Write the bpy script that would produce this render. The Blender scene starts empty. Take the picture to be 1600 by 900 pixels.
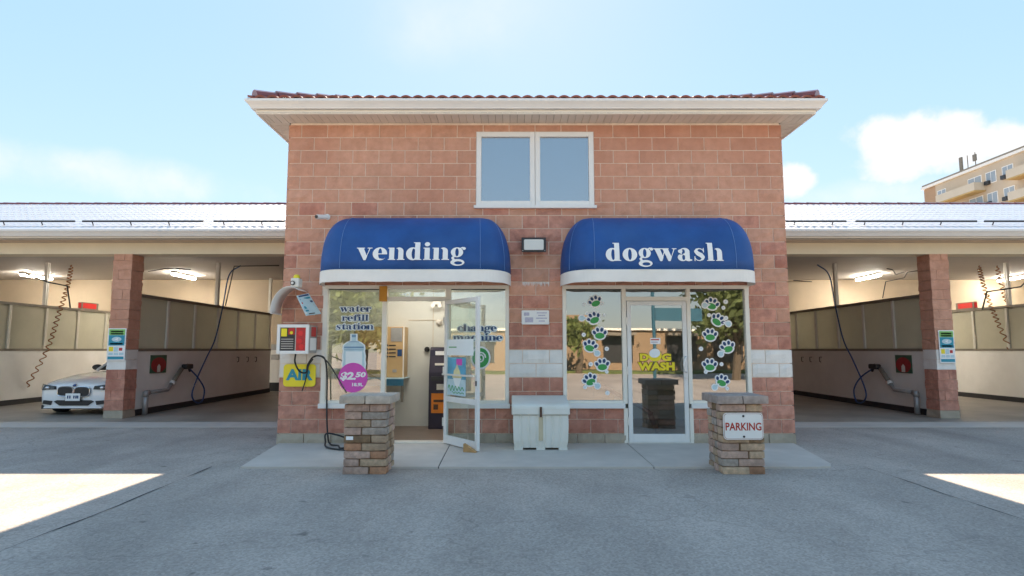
import bpy, bmesh, math, random
import numpy as np
from mathutils import Vector, Matrix, noise as mnoise
R = math.radians
rnd = random.Random(7)
scene = bpy.context.scene
COL = scene.collection

# ---------------------------------------------------------------- camera, sky, sun, exposure
F_PX, PITCH, CAM_Y, CAM_H = 940.0, 5.83, -9.05, 1.40
SUN_EL = 38.0
cam_d = bpy.data.cameras.new('camera')
cam = bpy.data.objects.new('camera', cam_d)
COL.objects.link(cam)
cam_d.sensor_width = 36.0
cam_d.lens = F_PX / 1600.0 * 36.0
cam_d.clip_start, cam_d.clip_end = 0.05, 3000
cam.location = (0, CAM_Y, CAM_H)
cam.rotation_euler = (R(90 + PITCH), 0, 0)
scene.camera = cam

def ray(px, py):
    a, b = (px - 800) / F_PX, -(py - 450) / F_PX
    c, s = math.cos(R(PITCH)), math.sin(R(PITCH))
    y, z = c - s * b, s + c * b
    return a / y, z / y                      # X and Z per metre of Y
def onY(px, py, Y):
    a, b = ray(px, py); d = Y - CAM_Y
    return a * d, CAM_H + b * d              # X, Z
def onX(px, py, X):
    a, b = ray(px, py); d = X / a
    return CAM_Y + d, CAM_H + b * d          # Y, Z
def onZ(px, py, Z):
    a, b = ray(px, py); d = (Z - CAM_H) / b
    return a * d, CAM_Y + d                  # X, Y

world = bpy.data.worlds.new('World')
scene.world = world
world.use_nodes = True
wn, wl_ = world.node_tree.nodes, world.node_tree.links
wn.clear()
w_out = wn.new('ShaderNodeOutputWorld'); w_bg = wn.new('ShaderNodeBackground')
w_bg.inputs['Strength'].default_value = 0.0375
sky = wn.new('ShaderNodeTexSky'); sky.sky_type = 'NISHITA'; sky.sun_disc = False
sky.sun_elevation = R(SUN_EL); sky.sun_rotation = R(0)
sky.air_density, sky.dust_density, sky.ozone_density = 1.0, 0.08, 1.0
w_tc = wn.new('ShaderNodeTexCoord')
def wnode(t, **kw):
    n = wn.new(t)
    for k, v in kw.items(): setattr(n, k, v)
    return n
def cloud_mask(px, py, rx, ry, scale, seed, lo, hi):
    """soft cumulus patch round one direction of the sky, edges broken by noise"""
    a, b = ray(px, py)
    d = Vector((a, 1, b)).normalized()
    right = Vector((d.y, -d.x, 0)).normalized(); up = right.cross(d)
    dots = []
    for v, r in ((right, rx / F_PX), (up, ry / F_PX)):
        dp = wnode('ShaderNodeVectorMath', operation='DOT_PRODUCT'); dp.inputs[1].default_value = v / r
        wl_.new(w_tc.outputs['Generated'], dp.inputs[0])
        of = wnode('ShaderNodeMath', operation='POWER'); of.inputs[1].default_value = 2
        sb = wnode('ShaderNodeMath', operation='SUBTRACT'); sb.inputs[1].default_value = d.dot(v) / r
        wl_.new(dp.outputs['Value'], sb.inputs[0]); wl_.new(sb.outputs[0], of.inputs[0]); dots.append(of)
    fr = wnode('ShaderNodeVectorMath', operation='DOT_PRODUCT'); fr.inputs[1].default_value = d
    wl_.new(w_tc.outputs['Generated'], fr.inputs[0])
    front = wnode('ShaderNodeMath', operation='GREATER_THAN'); front.inputs[1].default_value = 0.3
    wl_.new(fr.outputs['Value'], front.inputs[0])
    sm = wnode('ShaderNodeMath', operation='ADD')
    wl_.new(dots[0].outputs[0], sm.inputs[0]); wl_.new(dots[1].outputs[0], sm.inputs[1])
    nz = wnode('ShaderNodeTexNoise', noise_dimensions='4D'); nz.inputs['Scale'].default_value = scale
    nz.inputs['Detail'].default_value = 9; nz.inputs['Roughness'].default_value = 0.58; nz.inputs['W'].default_value = seed
    wl_.new(w_tc.outputs['Generated'], nz.inputs['Vector'])
    k = wnode('ShaderNodeMath', operation='MULTIPLY_ADD'); k.inputs[1].default_value = 3.2; k.inputs[2].default_value = -0.6
    wl_.new(nz.outputs['Fac'], k.inputs[0])
    df = wnode('ShaderNodeMath', operation='SUBTRACT')
    wl_.new(k.outputs[0], df.inputs[0]); wl_.new(sm.outputs[0], df.inputs[1])
    mr = wnode('ShaderNodeMapRange', interpolation_type='SMOOTHSTEP')
    mr.inputs['From Min'].default_value = lo; mr.inputs['From Max'].default_value = hi
    wl_.new(df.outputs[0], mr.inputs['Value'])
    mu = wnode('ShaderNodeMath', operation='MULTIPLY')
    wl_.new(mr.outputs[0], mu.inputs[0]); wl_.new(front.outputs[0], mu.inputs[1])
    return mu
masks = [cloud_mask(1435, 228, 92, 46, 12, 3.1, 0.0, 0.75), cloud_mask(1555, 228, 78, 36, 12, 5.2, 0.0, 0.75),
         cloud_mask(1245, 285, 30, 28, 16, 1.7, 0.0, 0.9), cloud_mask(60, 255, 330, 40, 6, 8.3, 0.1, 1.6),
         cloud_mask(740, 40, 170, 70, 5, 2.4, 0.1, 3.4), cloud_mask(1360, 300, 150, 30, 8, 4.4, 0.1, 2.2)]
acc = masks[0]
for m_ in masks[1:]:
    mx = wnode('ShaderNodeMath', operation='MAXIMUM')
    wl_.new(acc.outputs[0], mx.inputs[0]); wl_.new(m_.outputs[0], mx.inputs[1]); acc = mx
w_mix = wnode('ShaderNodeMix', data_type='RGBA')
wl_.new(acc.outputs[0], w_mix.inputs['Factor'])
w_hsv = wn.new('ShaderNodeHueSaturation'); w_hsv.inputs['Saturation'].default_value = 3.7
w_gm = wn.new('ShaderNodeGamma'); w_gm.inputs['Gamma'].default_value = 0.16      # even out the glare round the sun over the whole sky
wl_.new(sky.outputs['Color'], w_gm.inputs['Color'])
w_sc = wn.new('ShaderNodeVectorMath'); w_sc.operation = 'SCALE'; w_sc.inputs['Scale'].default_value = 3.1
wl_.new(w_gm.outputs['Color'], w_sc.inputs[0])
wl_.new(w_sc.outputs[0], w_hsv.inputs['Color'])
wl_.new(w_hsv.outputs['Color'], w_mix.inputs['A'])
w_mix.inputs['B'].default_value = (3.85, 3.85, 3.9, 1)
wl_.new(w_mix.outputs['Result'], w_bg.inputs['Color'])
wl_.new(w_bg.outputs[0], w_out.inputs['Surface'])

sun_d = bpy.data.lights.new('sun', 'SUN')
sun_d.energy, sun_d.angle, sun_d.color = 2.05, R(0.53), (1.0, 0.83, 0.64)
sun = bpy.data.objects.new('sun', sun_d)
COL.objects.link(sun)
sun.rotation_euler = (R(-(90 - SUN_EL)), 0, 0)
sun.location = (0, 20, 30)

vs = scene.view_settings
scene.display_settings.display_device = 'sRGB'
vs.view_transform, vs.look, vs.gamma, vs.use_curve_mapping = 'Standard', 'None', 1.0, False
vs.exposure = 2.88
scene.cycles.max_bounces = 8
scene.cycles.transparent_max_bounces = 16
scene.cycles.use_denoising = True

# ---------------------------------------------------------------- helpers: materials
def mat(name, col, rough=0.7, var=0.12, scale=6.0, bump=0.0, bscale=60.0, metal=0.0, rand=0.0, col2=None, patch=0.0,
        patch_col=None, patch_scale=0.8, spec=0.5, emit=None, stretch=None, coat=0.0, streak=0.0):
    m = bpy.data.materials.new(name); m.use_nodes = True
    n, l = m.node_tree.nodes, m.node_tree.links
    b = n['Principled BSDF']
    b.inputs['Roughness'].default_value = rough; b.inputs['Metallic'].default_value = metal
    b.inputs['Specular IOR Level'].default_value = spec
    b.inputs['Coat Weight'].default_value = coat
    geo = n.new('ShaderNodeNewGeometry')
    vec = geo.outputs['Position']
    if stretch:
        vm = n.new('ShaderNodeVectorMath'); vm.operation = 'MULTIPLY'; vm.inputs[1].default_value = stretch
        l.new(vec, vm.inputs[0]); vec = vm.outputs[0]
    nz = n.new('ShaderNodeTexNoise'); nz.inputs['Scale'].default_value = scale; nz.inputs['Detail'].default_value = 6
    nz.inputs['Roughness'].default_value = 0.62
    l.new(vec, nz.inputs['Vector'])
    ramp = n.new('ShaderNodeValToRGB')
    c = Vector(col); c2 = Vector(col2) if col2 else c
    lo = c * (1 - var); hi = c2 * (1 + var)
    ramp.color_ramp.elements[0].position = 0.3; ramp.color_ramp.elements[1].position = 0.7
    ramp.color_ramp.elements[0].color = (*lo, 1); ramp.color_ramp.elements[1].color = (*[min(1, x) for x in hi], 1)
    l.new(nz.outputs['Fac'], ramp.inputs[0])
    out = ramp.outputs[0]
    if patch:
        n2 = n.new('ShaderNodeTexNoise'); n2.inputs['Scale'].default_value = patch_scale; n2.inputs['Detail'].default_value = 5
        l.new(vec, n2.inputs['Vector'])
        r2 = n.new('ShaderNodeMapRange'); r2.inputs['From Min'].default_value = 0.45; r2.inputs['From Max'].default_value = 0.68
        r2.inputs['To Max'].default_value = patch
        l.new(n2.outputs['Fac'], r2.inputs['Value'])
        mx = n.new('ShaderNodeMix'); mx.data_type = 'RGBA'
        l.new(r2.outputs[0], mx.inputs['Factor']); l.new(out, mx.inputs['A'])
        mx.inputs['B'].default_value = (*(patch_col or (c * 0.6)), 1)
        out = mx.outputs['Result']
    if streak:                                   # rain marks: tall thin noise
        sm_ = n.new('ShaderNodeVectorMath'); sm_.operation = 'MULTIPLY'; sm_.inputs[1].default_value = (7, 7, .55)
        n3 = n.new('ShaderNodeTexNoise'); n3.inputs['Scale'].default_value = 1.0; n3.inputs['Detail'].default_value = 6
        l.new(vec, sm_.inputs[0]); l.new(sm_.outputs[0], n3.inputs['Vector'])
        r3 = n.new('ShaderNodeMapRange'); r3.inputs['From Min'].default_value = .42; r3.inputs['From Max'].default_value = .7
        r3.inputs['To Min'].default_value = 1.0; r3.inputs['To Max'].default_value = 1.0 - streak
        l.new(n3.outputs['Fac'], r3.inputs['Value'])
        m3 = n.new('ShaderNodeMix'); m3.data_type = 'RGBA'; m3.blend_type = 'MULTIPLY'; m3.inputs['Factor'].default_value = 1
        l.new(out, m3.inputs['A']); l.new(r3.outputs[0], m3.inputs['B']); out = m3.outputs['Result']
    if rand:
        oi = n.new('ShaderNodeObjectInfo')
        mr = n.new('ShaderNodeMapRange'); mr.inputs['To Min'].default_value = 1 - rand; mr.inputs['To Max'].default_value = 1 + rand
        l.new(oi.outputs['Random'], mr.inputs['Value'])
        hs = n.new('ShaderNodeHueSaturation'); l.new(out, hs.inputs['Color']); l.new(mr.outputs[0], hs.inputs['Value'])
        out = hs.outputs[0]
    l.new(out, b.inputs['Base Color'])
    if bump:
        nb = n.new('ShaderNodeTexNoise'); nb.inputs['Scale'].default_value = bscale; nb.inputs['Detail'].default_value = 5
        l.new(vec, nb.inputs['Vector'])
        bp = n.new('ShaderNodeBump'); bp.inputs['Strength'].default_value = bump; bp.inputs['Distance'].default_value = 0.01
        l.new(nb.outputs['Fac'], bp.inputs['Height']); l.new(bp.outputs[0], b.inputs['Normal'])
    if emit:
        b.inputs['Emission Color'].default_value = (*emit[0], 1); b.inputs['Emission Strength'].default_value = emit[1]
    return m

def glass_mat(name, tint, refl):
    m = bpy.data.materials.new(name); m.use_nodes = True
    n, l = m.node_tree.nodes, m.node_tree.links
    n.remove(n['Principled BSDF'])
    tr = n.new('ShaderNodeBsdfTransparent'); tr.inputs[0].default_value = (*tint, 1)
    gl = n.new('ShaderNodeBsdfGlossy'); gl.inputs['Roughness'].default_value = 0.004
    nz = n.new('ShaderNodeTexNoise'); nz.inputs['Scale'].default_value = 1.1; nz.inputs['Detail'].default_value = 1
    bp = n.new('ShaderNodeBump'); bp.inputs['Strength'].default_value = 0.06; bp.inputs['Distance'].default_value = 0.02
    geo = n.new('ShaderNodeNewGeometry'); l.new(geo.outputs['Position'], nz.inputs['Vector'])
    l.new(nz.outputs['Fac'], bp.inputs['Height']); l.new(bp.outputs[0], gl.inputs['Normal'])
    lw = n.new('ShaderNodeFresnel'); lw.inputs['IOR'].default_value = 1.5
    mr = n.new('ShaderNodeMapRange'); mr.inputs['From Min'].default_value = 0.04; mr.inputs['To Min'].default_value = refl
    l.new(lw.outputs[0], mr.inputs['Value'])
    fb = n.new('ShaderNodeMath'); fb.operation = 'SUBTRACT'; fb.inputs[0].default_value = 1.0; l.new(geo.outputs['Backfacing'], fb.inputs[1])
    fm = n.new('ShaderNodeMath'); fm.operation = 'MULTIPLY'; l.new(mr.outputs[0], fm.inputs[0]); l.new(fb.outputs[0], fm.inputs[1])
    mx = n.new('ShaderNodeMixShader'); l.new(fm.outputs[0], mx.inputs[0]); l.new(tr.outputs[0], mx.inputs[1]); l.new(gl.outputs[0], mx.inputs[2])
    l.new(mx.outputs[0], n['Material Output'].inputs['Surface'])
    return m

def leaf_mat(name, col, rand=0.3):
    m = mat(name, col, rough=0.6, var=0.35, scale=1.2, rand=0)
    n, l = m.node_tree.nodes, m.node_tree.links
    b = n['Principled BSDF']
    src = b.inputs['Base Color'].links[0].from_socket
    tl = n.new('ShaderNodeBsdfTranslucent'); l.new(src, tl.inputs[0])
    ad = n.new('ShaderNodeMixShader'); ad.inputs[0].default_value = 0.35
    l.new(b.outputs[0], ad.inputs[1]); l.new(tl.outputs[0], ad.inputs[2]); l.new(ad.outputs[0], n['Material Output'].inputs['Surface'])
    return m

# ---------------------------------------------------------------- helpers: geometry
WLOC = {}
class MB:
    def __init__(s): s.v, s.f = [], []
    def add(s, vs_, fs):
        o = len(s.v); s.v += [tuple(p) for p in vs_]; s.f += [tuple(i + o for i in f) for f in fs]; return s
    def box(s, x0, x1, y0, y1, z0, z1):
        return s.add([(x0,y0,z0),(x1,y0,z0),(x1,y1,z0),(x0,y1,z0),(x0,y0,z1),(x1,y0,z1),(x1,y1,z1),(x0,y1,z1)],
                     [(0,3,2,1),(4,5,6,7),(0,1,5,4),(1,2,6,5),(2,3,7,6),(3,0,4,7)])
    def prism(s, pts, y0, y1, plane='XZ'):
        """polygon given in XZ (or XY / YZ), extruded along the third axis from y0 to y1"""
        n = len(pts)
        def P(a, b, c):
            return (a, c, b) if plane == 'XZ' else (a, b, c) if plane == 'XY' else (c, a, b)
        vs_ = [P(a, b, y0) for a, b in pts] + [P(a, b, y1) for a, b in pts]
        fs = [tuple(range(n)), tuple(range(2 * n - 1, n - 1, -1))] + [(i, i + n, (i + 1) % n + n, (i + 1) % n) for i in range(n)]
        return s.add(vs_, fs)
    def tube(s, path, r, n=8, caps=True):
        path = [Vector(p) for p in path]
        rr = r if isinstance(r, (list, tuple)) else [r] * len(path)
        vs_, fs = [], []
        t0 = (path[1] - path[0]).normalized()
        up = Vector((0, 0, 1)) if abs(t0.z) < 0.9 else Vector((0, 1, 0))
        a = t0.cross(up).normalized()
        for i, p in enumerate(path):
            t = (path[min(i + 1, len(path) - 1)] - path[max(i - 1, 0)]).normalized()
            a = (a - t * a.dot(t)).normalized(); b = t.cross(a)
            for k in range(n):
                q = 2 * math.pi * k / n
                vs_.append(p + (a * math.cos(q) + b * math.sin(q)) * rr[i])
        for i in range(len(path) - 1):
            for k in range(n):
                fs.append((i*n+k, i*n+(k+1)%n, (i+1)*n+(k+1)%n, (i+1)*n+k))
        if caps:
            fs.append(tuple(range(n - 1, -1, -1))); fs.append(tuple(range((len(path)-1)*n, len(path)*n)))
        return s.add(vs_, fs)
    def lathe(s, prof, c=(0, 0, 0), n=16, axis='Z'):
        vs_, fs = [], []
        for r_, h in prof:
            for k in range(n):
                q = 2 * math.pi * k / n; a, b = r_ * math.cos(q), r_ * math.sin(q)
                p = (a, b, h) if axis == 'Z' else (a, h, b) if axis == 'Y' else (h, a, b)
                vs_.append((p[0]+c[0], p[1]+c[1], p[2]+c[2]))
        for i in range(len(prof) - 1):
            for k in range(n):
                fs.append((i*n+k, i*n+(k+1)%n, (i+1)*n+(k+1)%n, (i+1)*n+k))
        fs.append(tuple(range(n))); fs.append(tuple(range((len(prof)-1)*n, len(prof)*n)))
        return s.add(vs_, fs)
    def ellipsoid(s, c, r, nu=16, nv=10):
        pr = [(max(1e-4, math.sin(math.pi*i/nv)), -math.cos(math.pi*i/nv)) for i in range(nv + 1)]
        o = len(s.v); s.lathe(pr, (0,0,0), nu)
        s.v[o:] = [(c[0]+x*r[0], c[1]+y*r[1], c[2]+z*r[2]) for x, y, z in s.v[o:]]
        return s
    def xf(s, M): s.v = [tuple(M @ Vector(p)) for p in s.v]; return s
    def mesh(s, name, smooth=False, fix=True):
        me = bpy.data.meshes.new(name); me.from_pydata(s.v, [], s.f)
        if fix:
            bm = bmesh.new(); bm.from_mesh(me); bmesh.ops.recalc_face_normals(bm, faces=bm.faces); bm.to_mesh(me); bm.free()
        if smooth: me.shade_smooth()
        me.update(); return me

def obj(name, data, m=None, parent=None, at=(0, 0, 0), smooth=False, fix=True, bevel=0.0):
    """link one mesh object; data is an MB in world coordinates (at = 0) or a shared mesh placed at `at`"""
    me = data.mesh(name, smooth, fix) if isinstance(data, MB) else data
    if m is not None and not me.materials: me.materials.append(m)
    o = bpy.data.objects.new(name, me); COL.objects.link(o)
    if parent is not None:
        o.parent = parent; o.location = Vector(at) - WLOC[parent]
    else: o.location = at
    WLOC[o] = Vector(at)
    if bevel:
        bv = o.modifiers.new('bevel', 'BEVEL'); bv.width = bevel; bv.segments = 2; bv.limit_method = 'ANGLE'
    return o
def bx(name, x0, x1, y0, y1, z0, z1, m, parent=None, bevel=0.0):
    c = Vector(((x0+x1)/2, (y0+y1)/2, (z0+z1)/2))
    b = MB().box(x0-c.x, x1-c.x, y0-c.y, y1-c.y, z0-c.z, z1-c.z)
    return obj(name, b, m, parent, at=c, bevel=bevel)
def thing(name, label, cat, loc, group=None):
    o = bpy.data.objects.new(name, None); COL.objects.link(o); o.location = loc; o.empty_display_size = 0.1
    WLOC[o] = Vector(loc); tag(o, label, cat, group); return o
def tag(o, label=None, cat=None, group=None, kind=None):
    for k, v in (('label', label), ('category', cat), ('group', group), ('kind', kind)):
        if v: o[k] = v
    return o

# ---------------------------------------------------------------- helpers: lettering
def sd_poly(P, pts):
    pts = np.asarray(pts, float); n = len(pts)
    d = np.full(P.shape[:-1], 1e9); ins = np.zeros(P.shape[:-1], bool)
    for i in range(n):
        a, b = pts[i], pts[(i + 1) % n]
        e = b - a; w = P - a
        t = np.clip((w @ e) / (e @ e + 1e-12), 0, 1)
        d = np.minimum(d, np.hypot(w[..., 0] - t * e[0], w[..., 1] - t * e[1]))
        c = ((a[1] > P[..., 1]) != (b[1] > P[..., 1]))
        xi = (b[0]-a[0]) * (P[..., 1]-a[1]) / ((b[1]-a[1]) if b[1] != a[1] else 1e-12) + a[0]
        ins ^= c & (P[..., 0] < xi)
    return np.where(ins, -d, d)
def E(cx, cy, rx, ry): return [(cx + rx*math.cos(k*math.pi/18), cy + ry*math.sin(k*math.pi/18)) for k in range(36)]
def B(x0, x1, y0, y1): return [(x0,y0),(x1,y0),(x1,y1),(x0,y1)]
def S(*pts):
    """stroke of changing width as small quads and discs"""
    out = []
    for (x0,y0,w0),(x1,y1,w1) in zip(pts, pts[1:]):
        dx, dy = x1-x0, y1-y0; L = math.hypot(dx, dy); nx, ny = -dy/L, dx/L
        out.append([(x0+nx*w0/2,y0+ny*w0/2),(x1+nx*w1/2,y1+ny*w1/2),(x1-nx*w1/2,y1-ny*w1/2),(x0-nx*w0/2,y0-ny*w0/2)])
    for x, y, w in pts[1:-1]: out.append(E(x, y, w/2, w/2))
    return out
A_ = lambda *shapes: [('+', s) for s in shapes]
M_ = lambda *shapes: [('-', s) for s in shapes]
GL = {   # heavy high-contrast roman lower case; x-height 1
 'o': (1.14, A_(E(.56,.5,.55,.53)) + M_(E(.56,.5,.14,.43))),
 'e': (1.10, A_(E(.55,.5,.54,.53)) + M_(E(.56,.52,.14,.42), [(.6,.45),(1.3,.45),(1.3,.22),(1.0,.2),(.86,.1),(.72,.07),(.6,.12)]) + A_(B(.42,1.07,.45,.53))),
 'c': (1.04, A_(E(.55,.5,.54,.53)) + M_(E(.58,.5,.15,.44), [(.62,.72),(1.3,.72),(1.3,.22),(.96,.2),(.84,.1),(.7,.07),(.62,.2)]) + A_(E(.86,.72,.17,.16))),
 'n': (1.30, A_(B(.1,.48,0,1), B(0,.3,.93,1), B(0,.58,0,.07), B(.78,1.16,0,.7), E(.84,.7,.32,.32), B(.68,1.26,0,.07)) + M_(B(.48,.78,.07,.72), E(.66,.7,.13,.22))),
 'm': (1.95, A_(B(.1,.48,0,1), B(0,.3,.93,1), B(0,.58,0,.07), B(.76,1.12,0,.7), E(.82,.7,.30,.32), B(.66,1.22,0,.07), B(1.40,1.78,0,.7), E(1.46,.7,.32,.32), B(1.3,1.88,0,.07)) + M_(B(.48,.76,.07,.72), B(1.12,1.40,.07,.72))),
 'h': (1.30, A_(B(.1,.48,0,1.45), B(0,.3,1.38,1.45), B(0,.58,0,.07), B(.78,1.16,0,.7), E(.84,.7,.32,.32), B(.68,1.26,0,.07)) + M_(B(.48,.78,.07,.72), E(.66,.7,.13,.22))),
 'd': (1.24, A_(E(.52,.5,.5,.53)) + M_(E(.58,.5,.14,.43)) + A_(B(.68,1.06,0,1.45), B(.56,.8,1.38,1.45), B(.9,1.18,0,.07))),
 'i': (.66, A_(B(.12,.5,0,1), B(.02,.3,.93,1), B(.02,.6,0,.07), E(.31,1.29,.2,.18))),
 'l': (.66, A_(B(.12,.5,0,1.45), B(.02,.3,1.38,1.45), B(.02,.6,0,.07))),
 'g': (1.12, A_(E(.5,.62,.46,.41)) + M_(E(.5,.62,.13,.33)) + A_(E(.54,-.2,.52,.27)) + M_(E(.6,-.24,.3,.13)) + A_(*S((.3,.3,.14),(.16,.16,.16),(.26,.02,.2)), E(1.02,.93,.13,.12), *S((.72,.93,.08),(.9,1.02,.08),(1.0,1.0,.08)))),
 'v': (1.16, A_([(.08,.97),(.52,.97),(.80,.27),(.70,-.02),(.54,-.02)], [(.72,.1),(.66,.0),(.96,.97),(1.04,.97)], B(0,.62,.93,1), B(.8,1.18,.93,1))),
 'w': (1.76, A_([(.08,.97),(.5,.97),(.74,.27),(.64,-.02),(.48,-.02)], [(.66,.1),(.6,0),(.8,.8),(.88,.8)], [(.68,.97),(1.1,.97),(1.36,.27),(1.26,-.02),(1.1,-.02)], [(1.28,.1),(1.22,0),(1.54,.97),(1.62,.97)], B(0,1.16,.93,1), B(1.4,1.76,.93,1))),
 'a': (1.14, A_(E(.38,.28,.37,.30)) + M_(E(.46,.28,.11,.22)) + A_(B(.56,.92,.1,.75), E(.54,.74,.38,.29)) + M_(E(.44,.72,.13,.21), [(.0,.55),(.56,.55),(.56,.5),(.0,.5)]) + A_(E(.22,.76,.17,.15), *S((.44,.54,.07),(.58,.56,.09)), [(.6,.12),(.92,.14),(1.1,.1),(1.1,.03),(.86,-.03),(.66,0)])),
 's': (.98, A_(*S((.80,.76,.05),(.66,.93,.06),(.46,.98,.07),(.28,.9,.16),(.22,.74,.27),(.36,.58,.33),(.58,.46,.35),(.72,.3,.30),(.70,.14,.18),(.5,.02,.07),(.3,.04,.06),(.12,.24,.05)), B(.76,.83,.66,1.02), B(.09,.16,-.02,.36))),
 't': (.86, A_(B(.2,.58,.16,1), [(.2,.98),(.58,.98),(.58,1.32),(.5,1.32),(.38,1.12)], B(.02,.84,.93,1), E(.42,.2,.22,.22), *S((.42,.03,.09),(.62,.03,.08),(.78,.14,.06)))),
 'r': (1.0, A_(B(.12,.5,0,1), B(.02,.3,.93,1), B(.02,.64,0,.07), E(.82,.8,.18,.18), *S((.48,.74,.07),(.6,.92,.09),(.8,.95,.09)))),
 'f': (.86, A_(B(.2,.58,0,1.15), B(.02,.86,.93,1), B(.06,.74,0,.07), *S((.39,1.1,.36),(.5,1.34,.2),(.7,1.42,.09)), E(.8,1.3,.16,.14))),
}
def glyph_field(spec, res, pad):
    xs = np.arange(-pad, spec[0] + .15 + pad + res, res); ys = np.arange(-.55 - pad, 1.55 + pad + res, res)
    P = np.stack(np.meshgrid(xs, ys), -1)
    d = np.full(P.shape[:-1], 1e9)
    for op, sh in spec[1]:
        q = sd_poly(P, sh)
        d = np.minimum(d, q) if op == '+' else np.maximum(d, -q)
    return xs, ys, d
def iso_faces(xs, ys, d, lev):
    """faces of the region d < lev (marching squares, full cells of a row merged)"""
    V, Fc = [], []
    def face(pts): o = len(V); V.extend(pts); Fc.append(tuple(range(o, o + len(pts))))
    ins = d < lev
    for j in range(len(ys) - 1):
        run = None
        for i in range(len(xs)):
            full = i < len(xs) - 1 and ins[j,i] and ins[j,i+1] and ins[j+1,i] and ins[j+1,i+1]
            if full:
                if run is None: run = i
                continue
            if run is not None:
                face([(xs[run],ys[j]),(xs[i],ys[j]),(xs[i],ys[j+1]),(xs[run],ys[j+1])]); run = None
            if i < len(xs) - 1 and (ins[j,i] or ins[j,i+1] or ins[j+1,i] or ins[j+1,i+1]):
                c = [(xs[i],ys[j],d[j,i]),(xs[i+1],ys[j],d[j,i+1]),(xs[i+1],ys[j+1],d[j+1,i+1]),(xs[i],ys[j+1],d[j+1,i])]
                poly = []
                for k in range(4):
                    a, b = c[k], c[(k+1) % 4]
                    if a[2] < lev: poly.append((a[0], a[1]))
                    if (a[2] < lev) != (b[2] < lev):
                        t = (lev - a[2]) / (b[2] - a[2]); poly.append((a[0]+t*(b[0]-a[0]), a[1]+t*(b[1]-a[1])))
                if len(poly) > 2: face(poly)
    return V, Fc
_gc = {}
def glyph(ch, lev, res=0.035):
    k = (ch, lev)
    if k not in _gc: _gc[k] = iso_faces(*glyph_field(GL[ch], res, lev + .08), lev)
    return _gc[k]
def word(text, xc, zb, xh, width, place, m, parent, lev=0.0, name='letter'):
    """one mesh per letter; place(x, z) gives the world point"""
    adv = sum(GL[c][0] + .04 for c in text) - .04
    kx = width / adv; x = xc - width / 2
    for c in text:
        V, Fc = glyph(c, lev)
        pts = [place(x + u * kx, zb + v * xh) for u, v in V]
        cx = Vector(pts[0]) if pts else Vector()
        b = MB().add([Vector(p) - cx for p in pts], Fc)
        obj(name, b, m, parent, at=cx, fix=False)
        x += (GL[c][0] + .04) * kx
def font_mesh(text, size, bold=0.0, shear=0.0, extrude=0.0, sx=1.0, space=1.0):
    cu = bpy.data.curves.new('t', 'FONT'); cu.body = text; cu.size = size; cu.offset = bold; cu.shear = shear
    cu.extrude = extrude; cu.align_x = 'CENTER'; cu.space_character = space; cu.resolution_u = 3
    o = bpy.data.objects.new('t', cu); COL.objects.link(o)
    bpy.context.view_layer.update()
    me = bpy.data.meshes.new_from_object(o.evaluated_get(bpy.context.evaluated_depsgraph_get()))
    bpy.data.objects.remove(o); bpy.data.curves.remove(cu)
    for v in me.vertices: v.co = (v.co.x * sx, -v.co.z, v.co.y)      # stand it up, facing -Y
    return me
def lettering(name, text, x, y, z, width, height, m, parent, bold=0.0, shear=0.0):
    """text fitted to width x height with its centre at x, z on the plane y"""
    me = font_mesh(text, 1.0, bold, shear)
    xs = [v.co.x for v in me.vertices]; zs = [v.co.z for v in me.vertices]
    if not xs: return None
    kx, kz = width / (max(xs)-min(xs)), height / (max(zs)-min(zs))
    cx, cz = (max(xs)+min(xs))/2, (max(zs)+min(zs))/2
    for v in me.vertices: v.co = ((v.co.x-cx)*kx, 0, (v.co.z-cz)*kz)
    me.materials.clear()
    return obj(name, me, m, parent, at=(x, y, z))

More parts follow.
